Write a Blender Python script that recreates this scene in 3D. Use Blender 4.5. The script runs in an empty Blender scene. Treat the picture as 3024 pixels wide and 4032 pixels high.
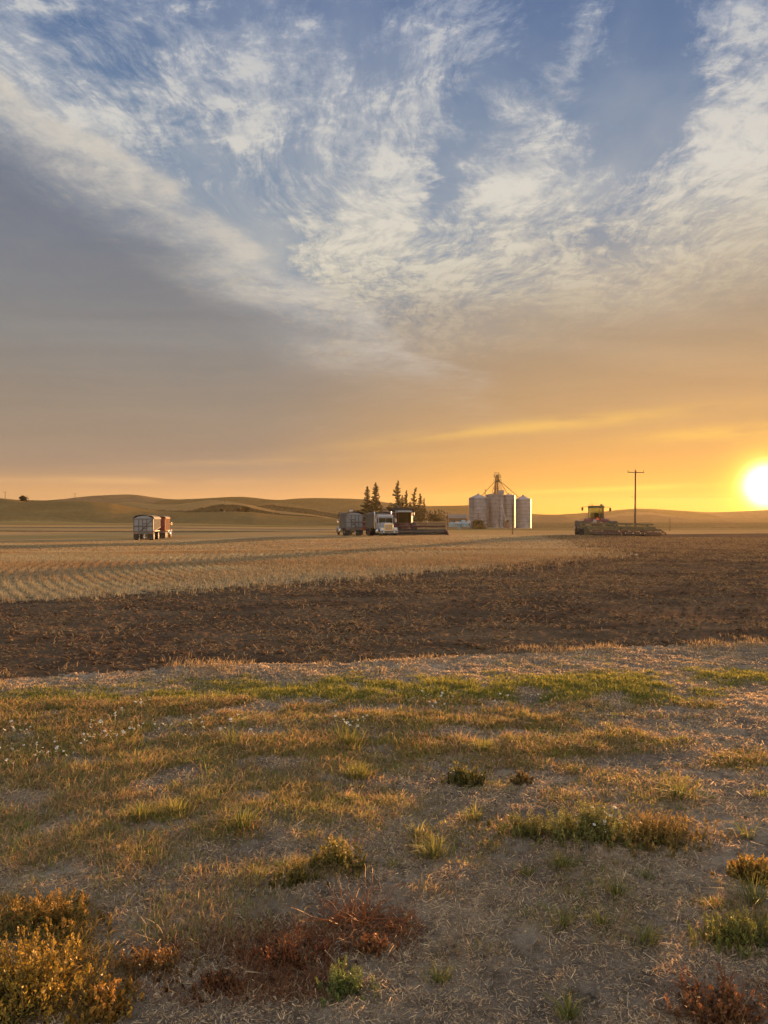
import bpy, math, random
import numpy as np
from mathutils import Vector, Matrix
R = math.radians
C = bpy.context.scene.collection
SC = bpy.context.scene
random.seed(7); rng = np.random.default_rng(11)

# ------------------------------------------------------------------ camera
F = 3028.0; CU, CV = 1512.0, 2016.0; HORV = 2050.0; EYE = 1.65      # photo pixels of a 3024 x 4032 frame
cam = bpy.data.cameras.new('camera'); camo = bpy.data.objects.new('camera', cam); C.objects.link(camo)
cam.sensor_fit = 'HORIZONTAL'; cam.sensor_width = 36.0; cam.lens = 36.0 * F / 3024.0
cam.clip_start = 0.05; cam.clip_end = 9000
PITCH = math.atan((HORV - CV) / F)
camo.location = (0, 0, EYE); camo.rotation_euler = (math.pi / 2 + PITCH, 0, 0)
SC.camera = camo

def pdir(u, v):
    """world direction seen at photo pixel u, v"""
    x = (u - CU) / F; y = (CV - v) / F
    d = Vector((x, math.cos(PITCH) - y * math.sin(PITCH), math.sin(PITCH) + y * math.cos(PITCH)))
    return d
def at(u, v, Y):
    """world point at photo pixel u, v and depth Y"""
    d = pdir(u, v); return Vector((0, 0, EYE)) + d * (Y / d.y)
def X(u, Y): return (u - CU) / F * Y
def Z(v, Y): return EYE + (HORV - v) / F * Y
def lin(r, g, b, a=1.0):
    f = lambda c: (c / 255 / 12.92) if c / 255 <= .04045 else ((c / 255 + .055) / 1.055) ** 2.4
    return (f(r), f(g), f(b), a)

# ------------------------------------------------------------------ node helper
class E:
    """a socket with arithmetic, to write node maths as expressions"""
    def __init__(s, nt, sock): s.nt, s.s = nt, sock
    def _m(s, op, o=None, c=None, clamp=False):
        n = s.nt.nodes.new('ShaderNodeMath'); n.operation = op; n.use_clamp = clamp
        for i, v in enumerate((s, o, c)):
            if v is None: continue
            if isinstance(v, E): s.nt.links.new(v.s, n.inputs[i])
            else: n.inputs[i].default_value = v
        return E(s.nt, n.outputs[0])
    def __add__(s, o): return s._m('ADD', o)
    __radd__ = __add__
    def __mul__(s, o): return s._m('MULTIPLY', o)
    __rmul__ = __mul__
    def __sub__(s, o): return s._m('SUBTRACT', o)
    def __rsub__(s, o): return (s * -1.0) + o
    def __truediv__(s, o): return s._m('DIVIDE', o)
    def mx(s, o): return s._m('MAXIMUM', o)
    def mn(s, o): return s._m('MINIMUM', o)
    def pw(s, o): return s._m('POWER', o)
    def exp(s): return s._m('EXPONENT')
    def clamp(s): return s._m('ADD', 0.0, clamp=True)
    def sm(s, a, b, lo=0.0, hi=1.0):
        n = s.nt.nodes.new('ShaderNodeMapRange'); n.interpolation_type = 'SMOOTHSTEP'
        s.nt.links.new(s.s, n.inputs[0])
        for i, v in enumerate((a, b, lo, hi)): n.inputs[i + 1].default_value = v
        return E(s.nt, n.outputs[0])
def vdot(nt, v, w):
    n = nt.nodes.new('ShaderNodeVectorMath'); n.operation = 'DOT_PRODUCT'; nt.links.new(v, n.inputs[0]); n.inputs[1].default_value = w
    return E(nt, n.outputs['Value'])
def vmath(nt, op, a, b=None, scale=None):
    n = nt.nodes.new('ShaderNodeVectorMath'); n.operation = op
    for i, v in enumerate((a, b)):
        if v is None: continue
        if hasattr(v, 'is_output'): nt.links.new(v, n.inputs[i])
        else: n.inputs[i].default_value = v
    if scale is not None: n.inputs['Scale'].default_value = scale
    return n.outputs[0]
def noise(nt, vec, scale, detail=4, rough=.55, dist=0.0, col=False):
    n = nt.nodes.new('ShaderNodeTexNoise'); n.inputs['Scale'].default_value = scale; n.inputs['Detail'].default_value = detail
    n.inputs['Roughness'].default_value = rough; n.inputs['Distortion'].default_value = dist
    if vec is not None: nt.links.new(vec, n.inputs['Vector'])
    return n.outputs['Color'] if col else E(nt, n.outputs[0])
def mixc(nt, fac, a, b, blend='MIX'):
    n = nt.nodes.new('ShaderNodeMix'); n.data_type = 'RGBA'; n.blend_type = blend
    for sock, v in ((n.inputs[0], fac), (n.inputs[6], a), (n.inputs[7], b)):
        if isinstance(v, E): nt.links.new(v.s, sock)
        elif hasattr(v, 'is_output'): nt.links.new(v, sock)
        else: sock.default_value = v
    return n.outputs[2]
def ramp(nt, fac, stops):
    n = nt.nodes.new('ShaderNodeValToRGB'); cr = n.color_ramp
    while len(cr.elements) < len(stops): cr.elements.new(.5)
    for e, (p, c) in zip(cr.elements, stops): e.position = p; e.color = c
    nt.links.new(fac.s if isinstance(fac, E) else fac, n.inputs[0]); return n.outputs[0]

# ------------------------------------------------------------------ sun
SUNDIR = pdir(3018, 1912).normalized()
SUN_EL = math.asin(SUNDIR.z); SUN_AZ = math.atan2(SUNDIR.x, SUNDIR.y)
sun = bpy.data.lights.new('sun', 'SUN'); sun.energy = 5.0; sun.angle = R(.6); sun.color = (1.0, .52, .20)
suno = bpy.data.objects.new('sun', sun); C.objects.link(suno); suno.location = (40, 60, 30)
suno.rotation_euler = SUNDIR.to_track_quat('Z', 'Y').to_euler()
SC.view_settings.view_transform = 'Standard'; SC.view_settings.look = 'None'
SC.view_settings.exposure = 1.9; SC.view_settings.gamma = 1.0

# ------------------------------------------------------------------ sky with cirrus
def make_world():
    w = bpy.data.worlds.new('World'); SC.world = w; w.use_nodes = True; nt = w.node_tree
    nt.nodes.clear()
    out = nt.nodes.new('ShaderNodeOutputWorld'); bg = nt.nodes.new('ShaderNodeBackground')
    nt.links.new(bg.outputs[0], out.inputs[0]); bg.inputs[1].default_value = .05
    sky = nt.nodes.new('ShaderNodeTexSky'); sky.sky_type = 'NISHITA'; sky.sun_disc = False
    sky.sun_elevation = SUN_EL; sky.sun_rotation = SUN_AZ; sky.air_density = 1.0; sky.dust_density = 1.0; sky.ozone_density = 1.6
    tc = nt.nodes.new('ShaderNodeTexCoord')
    D = vmath(nt, 'NORMALIZE', tc.outputs['Generated'])
    sep = nt.nodes.new('ShaderNodeSeparateXYZ'); nt.links.new(D, sep.inputs[0]); ez = E(nt, sep.outputs[2])
    # cloud sheet coordinates: where the view ray meets a flat layer overhead
    def sheet(Dv, off=.035):
        s = nt.nodes.new('ShaderNodeSeparateXYZ'); nt.links.new(Dv, s.inputs[0])
        zz = (E(nt, s.outputs[2]) + off).mx(.02)
        c = nt.nodes.new('ShaderNodeCombineXYZ')
        nt.links.new((E(nt, s.outputs[0]) / zz).s, c.inputs[0]); nt.links.new((E(nt, s.outputs[1]) / zz).s, c.inputs[1])
        return c.outputs[0]
    P = sheet(D)
    wn = noise(nt, P, 2.6, 7, .68, col=True)
    warp = vmath(nt, 'SCALE', vmath(nt, 'SUBTRACT', wn, (.5, .5, .5)), scale=.22)
    Dw = vmath(nt, 'NORMALIZE', vmath(nt, 'ADD', D, warp))
    wn2 = noise(nt, P, .9, 3, .5, col=True)
    P2 = vmath(nt, 'ADD', P, vmath(nt, 'SCALE', vmath(nt, 'SUBTRACT', wn2, (.5, .5, .5)), scale=.7))
    def mapped(v, sc, rot=0):
        m = nt.nodes.new('ShaderNodeMapping'); m.inputs['Scale'].default_value = sc; m.inputs['Rotation'].default_value = (0, 0, rot)
        nt.links.new(v, m.inputs[0]); return m.outputs[0]
    streak = noise(nt, mapped(P2, (2.8, .8, 1), R(-8)), 1.5, 9, .66)
    ripple = noise(nt, mapped(P2, (3.0, 3.4, 1), R(12)), 3.4, 8, .68, .2)
    fine = noise(nt, mapped(P2, (5.5, 2.2, 1), R(-25)), 4.5, 9, .72, .3)
    # cloud masses and clear gaps
    blobs = [(600,230,100,.55),(520,290,60,.4),(640,130,90,.35),(310,255,70,.5),(420,100,70,.2),(50,170,90,.35),(130,250,60,.45),(250,310,50,.4),
      (830,330,60,.75),(845,440,70,.75),(900,230,70,.5),(960,130,60,.4),(1010,20,60,.5),(760,240,60,.25),(1130,410,70,.75),(1190,330,40,.4),
      (1200,435,50,.45),(1210,140,45,.55),(1275,95,35,.5),(1130,215,50,.35),(1560,90,55,.55),(1640,30,50,.6),(1610,260,75,.75),(1500,290,50,.4),
      (1630,350,70,.6),(1490,410,80,.4),(1120,560,100,.45),(950,600,100,.4),(1400,610,120,.4),(1600,530,110,.5),(720,500,70,.35),(770,560,80,.35),
      (690,620,60,.3),(1000,700,90,.3),(1220,620,70,.4),(870,560,60,.3),
      (420,10,80,-.35),(140,100,50,-.1),(200,40,120,.2),(360,170,90,.25),(120,330,110,.3),(780,20,50,-.6),(1180,70,60,-.6),(1110,130,50,-.4),(1350,210,100,-.75),(1370,330,60,-.55),(1270,300,45,-.35),
      (500,400,55,-.5),(560,510,60,-.6),(640,345,45,-.5),(955,390,45,-.75),(1010,280,55,-.45),(1000,500,50,-.3),(1150,490,35,-.3),(1290,540,50,-.5),
      (1430,60,80,-.5),(1500,180,50,-.3),(230,150,70,-.25),(620,560,40,-.4),(1520,480,40,-.3),(1250,480,40,-.3)]
    acc = None
    for x, y, r, a in blobs:
        d = pdir(x * 1.8228, y * 1.8228).normalized(); ang = r * 1.2 / 1661 * d.y
        k = 1.0 / (ang * ang)                      # exp(-2k(1-dot)) ~ exp(-(theta/ang)^2)
        t = (vdot(nt, Dw, tuple(d * (2 * k))) - 2 * k).exp() * a
        acc = t if acc is None else acc + t
    low = (ez * -1.0).sm(-.34, -.15) * .12
    dens = (streak - .5) * 1.75 + (ripple - .5) * 1.3 + (fine - .5) * 1.8 + acc * .68 + low + .0
    # smoky overcast sheet: below two slanting fronts
    def front(p, q):
        a = pdir(p[0] * 1.8228, p[1] * 1.8228); b = pdir(q[0] * 1.8228, q[1] * 1.8228); n = a.cross(b).normalized()
        if n.z > 0: n = -n
        return tuple(n)
    warpS = vmath(nt, 'SCALE', vmath(nt, 'SUBTRACT', wn2, (.5, .5, .5)), scale=.15)
    Dl = vmath(nt, 'NORMALIZE', vmath(nt, 'ADD', vmath(nt, 'ADD', D, warpS), vmath(nt, 'SCALE', warp, scale=.22)))
    f1 = vdot(nt, Dl, front((0, 190), (930, 806))); f2 = vdot(nt, Dl, front((700, 800), (1659, 660)))
    v1 = f1.sm(-.03, .09); v2 = f2.sm(-.16, .05)
    veil = v1.mx(v2)
    fr_ = f1 + .006 + (noise(nt, P, 1.5, 4) - .5) * .05
    ridge = fr_ * fr_.sm(-.01, .012, 72.0, 21.0); ridge = (ridge * ridge * -1.0).exp()
    side = f1.sm(-.05, .012)
    # colours
    gap = ramp(nt, ez, [(0, lin(190,165,135)), (.22, lin(150,158,168)), (.34, lin(124,145,170)), (.45, lin(106,133,166)), (.56, lin(90,116,158)), (1, lin(84,110,156))])
    gap = mixc(nt, .12, gap, vmath(nt, 'SCALE', sky.outputs[0], scale=.1))
    warmc = ramp(nt, ez, [(0, lin(236,190,120)), (.18, lin(210,185,150)), (.28, lin(214,204,180)), (.40, lin(206,203,196)), (.55, lin(168,176,190)), (1, lin(156,166,186))])
    cosS = vdot(nt, D, tuple(SUNDIR))
    t = cosS.sm(.79, 1.0)
    vl = ramp(nt, ez, [(0, lin(202,156,108)), (.04, lin(190,150,112)), (.07, lin(164,140,118)), (.14, lin(150,136,121)), (.22, lin(137,134,131)), (.33, lin(118,123,134)), (.46, lin(110,121,143)), (.6, lin(120,130,150)), (1, lin(120,130,150))])
    vr = ramp(nt, ez, [(0, lin(246,176,62)), (.05, lin(230,168,80)), (.12, lin(194,155,106)), (.18, lin(178,149,114)), (.25, lin(166,150,128)), (.36, lin(196,184,160)), (1, lin(180,180,180))])
    vc = mixc(nt, t, vl, vr)
    # long soft bands in the sheet
    bands = noise(nt, mapped(P, (.5, .9, 1), R(24)), 1.1, 6, .55, .8)
    bandv = nt.nodes.new('ShaderNodeCombineXYZ')
    low2 = noise(nt, mapped(D, (1.0, 1.0, 14), 0), 1.6, 2, .45, .2)
    bm = (bands - .5) * .62 * ez.sm(.05, .25) + (low2 - .5) * .22 * (ez * -1.0).sm(-.26, -.05) + 1.0
    # a brighter clear slot just above the hills, away from the sun
    slot = ((ez - .028) * 48.0); slot = (slot * slot * -1.0).exp() * (1.0 - t) * (noise(nt, mapped(D, (2, 2, 30), 0), 2.0, 4) + .2)
    vc = mixc(nt, slot * .55, vc, lin(238,180,112))
    vcol = nt.nodes.new('ShaderNodeVectorMath'); vcol.operation = 'SCALE'; nt.links.new(vc, vcol.inputs[0]); nt.links.new(bm.s, vcol.inputs['Scale'])
    haze = (ez * -1.0).sm(-.30, -.10)
    thin = noise(nt, mapped(P2, (1.2, .5, 1), R(-30)), 1.1, 6, .6).sm(.36, .68)
    gap = mixc(nt, thin * .46, gap, warmc)
    ca = dens.sm(-.22, .66) * .86
    base = mixc(nt, ca, gap, warmc)
    puff = (dens * -1.0 + fine * .5).sm(.05, .35)
    base = mixc(nt, (dens + (ripple - .5) * 1.6).sm(.30, .9) * .6, base, mixc(nt, .5, warmc, lin(240,232,214)))
    col = mixc(nt, veil * .95, base, vcol.outputs[0])
    col = mixc(nt, ridge * 1.25 * noise(nt, P, 3.2, 7, .7).sm(.2, .85) * ez.sm(.10, .30), col, lin(206,198,186))
    # thin lit cloud streaks low in the sky
    for p_, q_, wd_, st_ in (((760, 962), (1500, 884), 120.0, .5), ((1400, 945), (1700, 922), 110.0, .55), ((1000, 1066), (1700, 1046), 330.0, .6), ((0, 1036), (620, 1041), 240.0, .5), ((300, 1004), (900, 985), 200.0, .25)):
        ln = (vdot(nt, D, front(p_, q_)) + (noise(nt, mapped(D, (1, 1, 6)), 4.0, 4) - .5) * .012) * wd_
        ma = pdir((p_[0] + q_[0]) / 2 * 1.8228, (p_[1] + q_[1]) / 2 * 1.8228).normalized(); hw_ = abs(q_[0] - p_[0]) / 2 / 1661
        al = (vdot(nt, D, tuple(ma * (2 / hw_ ** 2))) - 2 / hw_ ** 2).exp() * st_
        col = mixc(nt, (ln * ln * -1.0).exp() * al * noise(nt, mapped(D, (3, 3, 20)), 3.0, 4).sm(.3, .6), col, mixc(nt, t, lin(236,186,124), lin(255,206,96)))
    # aureole and disc
    glow = (cosS - 1.0)
    g1 = (glow * 7500.0).exp() * 14.0; g2 = (glow * 1500.0).exp() * .75; g3 = (glow * 60.0).exp() * .015
    def addc(base, fac, c):
        m = vmath(nt, 'SCALE', (c[0], c[1], c[2])); nt.links.new(fac.s, m.node.inputs['Scale'])
        return vmath(nt, 'ADD', base, m)
    up = ez.sm(-.02, .0)
    col = addc(col, g1 * up, (1, .72, .35)); col = addc(col, g2 * up, (1, .80, .0)); col = addc(col, g3 * up, (1, .48, .05))
    # added ground fill: unseen sky overhead and behind the camera boosted and warmed
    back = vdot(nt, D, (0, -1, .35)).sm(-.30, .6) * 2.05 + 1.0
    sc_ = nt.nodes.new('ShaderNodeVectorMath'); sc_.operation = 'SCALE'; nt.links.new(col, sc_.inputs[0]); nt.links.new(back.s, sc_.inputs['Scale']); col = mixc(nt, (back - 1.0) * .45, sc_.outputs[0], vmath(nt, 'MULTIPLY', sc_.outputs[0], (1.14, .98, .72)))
    # below the horizon (never seen past the ground): dull earth
    col = mixc(nt, (ez * -1.0).sm(.0, .05), col, (.10, .075, .05, 1))
    # colours above are display values: undo the exposure and the strength of .05
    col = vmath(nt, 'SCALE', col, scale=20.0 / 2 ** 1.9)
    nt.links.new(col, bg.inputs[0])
    w.cycles.sampling_method = 'MANUAL'; w.cycles.sample_map_resolution = 1024
make_world()

# ================================================================== helpers for meshes, things and materials
def tag(o, label=None, cat=None, group=None, kind=None):
    if label: o['label'] = label
    if cat: o['category'] = cat
    if group: o['group'] = group
    if kind: o['kind'] = kind
    return o
def thing(name, label, cat, loc=(0, 0, 0), rz=0.0, group=None, tilt=(0, 0)):
    o = bpy.data.objects.new(name, None); C.objects.link(o); o.empty_display_size = .3
    o.location = loc; o.rotation_euler = (tilt[0], tilt[1], rz)
    return tag(o, label, cat, group)
def copy_tree(o, parent=None):
    c = o.copy(); C.objects.link(c); c.parent = parent
    for ch in list(o.children): copy_tree(ch, c)
    return c
def mesh_np(name, co, faces4=None, faces3=None, mat=None, parent=None, smooth=False, attrs=None):
    """fast mesh from numpy arrays; faces4 (n,4) and/or faces3 (m,3)"""
    me = bpy.data.meshes.new(name); co = np.ascontiguousarray(co, dtype=np.float32)
    n4 = 0 if faces4 is None else len(faces4); n3 = 0 if faces3 is None else len(faces3)
    loops = np.concatenate([a.ravel() for a in (faces4, faces3) if a is not None and len(a)]).astype(np.int32)
    tot = np.concatenate([np.full(n4, 4), np.full(n3, 3)]).astype(np.int32)
    start = np.concatenate([[0], np.cumsum(tot)[:-1]]).astype(np.int32)
    me.vertices.add(len(co)); me.vertices.foreach_set('co', co.ravel())
    me.loops.add(len(loops)); me.loops.foreach_set('vertex_index', loops)
    me.polygons.add(len(tot)); me.polygons.foreach_set('loop_start', start); me.polygons.foreach_set('loop_total', tot)
    if smooth: me.polygons.foreach_set('use_smooth', np.ones(len(tot), dtype=bool))
    me.update(calc_edges=True)
    for k, v in (attrs or {}).items():
        if v.ndim == 2:
            a = me.attributes.new(k, 'FLOAT_COLOR', 'POINT'); c4 = np.ones((len(v), 4), np.float32); c4[:, :v.shape[1]] = v
            a.data.foreach_set('color', c4.ravel())
        else:
            a = me.attributes.new(k, 'FLOAT', 'POINT'); a.data.foreach_set('value', v.astype(np.float32))
    o = bpy.data.objects.new(name, me); C.objects.link(o)
    if mat: me.materials.append(mat)
    if parent: o.parent = parent
    return o
class MB:
    """collects boxes, bars, lathes and prisms into ONE mesh"""
    def __init__(s): s.v, s.f, s.sm = [], [], []
    def add(s, vs, fs, smooth=False):
        b = len(s.v); s.v += [tuple(v) for v in vs]; s.f += [tuple(i + b for i in f) for f in fs]; s.sm += [smooth] * len(fs); return s
    def box(s, c, d, rot=None, taper=None):
        x, y, z = (k / 2 for k in d); vs = []
        for sz in (-1, 1):
            for sx, sy in ((-1, -1), (1, -1), (1, 1), (-1, 1)):
                t = taper if (taper and sz > 0) else (1, 1)
                p = Vector((sx * x * t[0], sy * y * t[1], sz * z))
                if rot is not None: p = rot @ p
                vs.append(p + Vector(c))
        return s.add(vs, [(3, 2, 1, 0), (4, 5, 6, 7), (0, 1, 5, 4), (1, 2, 6, 5), (2, 3, 7, 6), (3, 0, 4, 7)])
    def bb(s, lo, hi):
        return s.box([(a + b) / 2 for a, b in zip(lo, hi)], [b - a for a, b in zip(lo, hi)])
    def tube(s, a, b, r, n=8, r2=None, caps=True):
        a, b = Vector(a), Vector(b); d = (b - a); L = d.length
        if L < 1e-6: return s
        q = d.to_track_quat('Z', 'Y'); r2 = r if r2 is None else r2; vs = []
        for k in range(n):
            t = 2 * math.pi * k / n; o = q @ Vector((math.cos(t), math.sin(t), 0)); vs += [a + o * r, b + o * r2]
        fs = [(2 * k, 2 * ((k + 1) % n), 2 * ((k + 1) % n) + 1, 2 * k + 1) for k in range(n)]
        s.add(vs, fs, True)
        if caps:
            s.add([vs[2 * k] for k in range(n)], [tuple(reversed(range(n)))]); s.add([vs[2 * k + 1] for k in range(n)], [tuple(range(n))])
        return s
    def path(s, pts, r, n=6):
        for a, b in zip(pts[:-1], pts[1:]): s.tube(a, b, r, n)
        return s
    def bar(s, a, b, w, h):
        """rectangular bar"""
        a, b = Vector(a), Vector(b); q = (b - a).to_track_quat('Y', 'Z')
        return s.box((a + b) / 2, (w, (b - a).length, h), q.to_matrix())
    def lathe(s, prof, n=24, c=(0, 0, 0), axis='Z', close=False):
        """prof: list of (radius, height)"""
        vs = []
        for r, h in prof:
            for k in range(n):
                t = 2 * math.pi * k / n; x, y = r * math.cos(t), r * math.sin(t)
                p = (x, y, h) if axis == 'Z' else ((h, x, y) if axis == 'X' else (x, h, y))
                vs.append(Vector(p) + Vector(c))
        fs = []
        for i in range(len(prof) - 1):
            for k in range(n):
                k2 = (k + 1) % n; fs.append((i * n + k, i * n + k2, (i + 1) * n + k2, (i + 1) * n + k))
        s.add(vs, fs, True)
        s.add(vs[:n], [tuple(reversed(range(n)))]); s.add(vs[-n:], [tuple(range(n))])
        return s
    def prism(s, poly, a, b, axis='X'):
        """poly in the plane across axis (for X: (y,z); for Y: (x,z); for Z: (x,y)), extruded from a to b"""
        def P(p, t): return (t, p[0], p[1]) if axis == 'X' else ((p[0], t, p[1]) if axis == 'Y' else (p[0], p[1], t))
        n = len(poly); vs = [P(p, a) for p in poly] + [P(p, b) for p in poly]
        return s.add(vs, [tuple(reversed(range(n))), tuple(range(n, 2 * n))] + [(k, (k + 1) % n, n + (k + 1) % n, n + k) for k in range(n)])
    def build(s, name, mat, parent=None, bevel=0.0):
        me = bpy.data.meshes.new(name); me.from_pydata(s.v, [], s.f); me.update()
        for p, sm in zip(me.polygons, s.sm): p.use_smooth = sm
        import bmesh
        bm = bmesh.new(); bm.from_mesh(me); bmesh.ops.recalc_face_normals(bm, faces=bm.faces); bm.to_mesh(me); bm.free()
        o = bpy.data.objects.new(name, me); C.objects.link(o); me.materials.append(mat)
        if parent: o.parent = parent
        if bevel:
            m = o.modifiers.new('bevel', 'BEVEL'); m.width = bevel; m.segments = 2; m.limit_method = 'ANGLE'
        return o

def new_mat(name):
    m = bpy.data.materials.new(name); m.use_nodes = True; nt = m.node_tree; nt.nodes.clear()
    out = nt.nodes.new('ShaderNodeOutputMaterial'); return m, nt, out
def pbsdf(nt, out, col, rough=.8, metal=0.0, spec=.3, bump=None, bstr=.4, bdist=.02):
    p = nt.nodes.new('ShaderNodeBsdfPrincipled')
    if hasattr(col, 'is_output'): nt.links.new(col, p.inputs['Base Color'])
    else: p.inputs['Base Color'].default_value = (*col[:3], 1)
    if isinstance(rough, E): nt.links.new(rough.s, p.inputs['Roughness'])
    else: p.inputs['Roughness'].default_value = rough
    p.inputs['Metallic'].default_value = metal; p.inputs['Specular IOR Level'].default_value = spec
    if bump is not None:
        b = nt.nodes.new('ShaderNodeBump'); b.inputs['Strength'].default_value = bstr; b.inputs['Distance'].default_value = bdist
        nt.links.new(bump.s, b.inputs['Height']); nt.links.new(b.outputs[0], p.inputs['Normal'])
    nt.links.new(p.outputs[0], out.inputs[0]); return p
def paint(name, col, rough=.45, metal=0.0, dirt=.35, dcol=(.16, .12, .08), scale=1.2, spec=.5, bump=0.0):
    """painted or bare metal with dust and uneven wear"""
    m, nt, out = new_mat(name); tc = nt.nodes.new('ShaderNodeTexCoord').outputs['Object']
    n = noise(nt, tc, scale, 6, .65); n2 = noise(nt, tc, scale * 7, 4, .6)
    f = (n * .7 + n2 * .3).sm(.38, .68) * dirt
    c = mixc(nt, f, (*col, 1), (*dcol, 1))
    pbsdf(nt, out, c, n2 * .25 + (rough - .1), metal, spec, n2 if bump else None, bump, .01)
    return m
def leafmat(name, attr=True, trans=.45, col=(.1, .1, .04), rough=.55, var=.25):
    m, nt, out = new_mat(name)
    if attr:
        a = nt.nodes.new('ShaderNodeAttribute'); a.attribute_name = 'col'; c = a.outputs['Color']
    else:
        tc = nt.nodes.new('ShaderNodeTexCoord').outputs['Object']; n = noise(nt, tc, 3.0, 4)
        c = mixc(nt, n.sm(.3, .7), (*[k * (1 - var) for k in col], 1), (*[k * (1 + var) for k in col], 1))
    p = nt.nodes.new('ShaderNodeBsdfPrincipled'); p.inputs['Roughness'].default_value = rough; p.inputs['Specular IOR Level'].default_value = .25
    t = nt.nodes.new('ShaderNodeBsdfTranslucent'); x = nt.nodes.new('ShaderNodeMixShader'); x.inputs[0].default_value = trans
    nt.links.new(c, p.inputs['Base Color']); nt.links.new(c, t.inputs[0])
    nt.links.new(p.outputs[0], x.inputs[1]); nt.links.new(t.outputs[0], x.inputs[2]); nt.links.new(x.outputs[0], out.inputs[0])
    return m

# numpy gradient noise
_G = np.random.default_rng(5).random((256, 256)).astype(np.float32)
def vnoise(x, y):
    xi = np.floor(x).astype(np.int64); yi = np.floor(y).astype(np.int64); fx = x - xi; fy = y - yi
    fx = fx * fx * (3 - 2 * fx); fy = fy * fy * (3 - 2 * fy)
    g = lambda a, b: _G[a & 255, b & 255]
    return (g(xi, yi) * (1 - fx) + g(xi + 1, yi) * fx) * (1 - fy) + (g(xi, yi + 1) * (1 - fx) + g(xi + 1, yi + 1) * fx) * fy
def fbm(x, y, o=4, g=.5):
    t = 0; a = 1; s = 0
    for k in range(o):
        t = t + a * (vnoise(x * 2 ** k + 17.3 * k, y * 2 ** k + 5.1 * k) - .5); s += a; a *= g
    return t / s * 2
def sstep(x, a, b):
    t = np.clip((x - a) / (b - a), 0, 1); return t * t * (3 - 2 * t)

# ================================================================== the lie of the land
# ground height along four lines of sight (photo column u, depth y) - gentle swells between the camera and the farm
_YS = np.array([0, 15, 25, 50, 80, 103, 112, 130, 150, 200, 300, 400, 520, 2000], float)
_COLS = {-600: [0, 0, 0, -.25, -.8, -1.0, -1.0, -.85, -.6, -.3, .5, 1.5, 1.5, 1.5],
         100: [0, 0, 0, -.25, -.8, -1.0, -1.0, -.85, -.62, -.33, .45, 1.4, 1.5, 1.5],
         600: [0, 0, 0, -.2, -.75, -.97, -.98, -.85, -.62, -.4, .3, 1.2, 1.5, 1.5],
         1250: [0, 0, .02, -.06, -.25, -.42, -.50, -.55, -.55, -.6, -.6, -.2, .5, .5],
         1600: [0, 0, .03, -.0, -.12, -.30, -.40, -.60, -.75, -1.1, -1.6, -1.6, -1.2, -1],
         2050: [0, 0, .03, .03, .04, -.20, -.45, -.75, -.9, -1.2, -1.6, -1.8, -1.2, -1],
         2320: [0, 0, .03, .05, .12, -.25, -.50, -.85, -1.0, -1.3, -1.7, -1.8, -1.2, -1],
         2620: [0, 0, .02, .0, -.08, -.42, -.50, -.55, -.55, -.9, -1.6, -1.8, -1.2, -1],
         3100: [0, 0, .02, -.05, -.2, -.38, -.42, -.40, -.35, -.8, -1.4, -1.6, -1.2, -1],
         3900: [0, 0, .02, -.05, -.2, -.38, -.42, -.40, -.35, -.8, -1.4, -1.6, -1.2, -1]}
_CU = np.array(sorted(_COLS)); _CZ = np.array([_COLS[k] for k in sorted(_COLS)], float)
def base_z(x, y):
    x = np.asarray(x, float); y = np.asarray(y, float); out = 0
    for k in (.88, .94, 1.0, 1.06, 1.12):
        yy = np.maximum(y, .01) * k
        u = np.clip(CU + F * x / np.maximum(y, 2.5), _CU[0], _CU[-1] - .01)
        j = np.clip(np.searchsorted(_CU, u, side='right') - 1, 0, len(_CU) - 2); w = (u - _CU[j]) / (_CU[j + 1] - _CU[j]); w = w * w * (3 - 2 * w)
        ji = np.clip(np.searchsorted(_YS, yy, side='right') - 1, 0, len(_YS) - 2); t = np.clip((yy - _YS[ji]) / (_YS[ji + 1] - _YS[ji]), 0, 1)
        a = _CZ[j, ji] * (1 - t) + _CZ[j, ji + 1] * t; b = _CZ[j + 1, ji] * (1 - t) + _CZ[j + 1, ji + 1] * t
        out = out + (a * (1 - w) + b * w) / 5
    return np.where(y > 0, out, 0.0)
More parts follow.
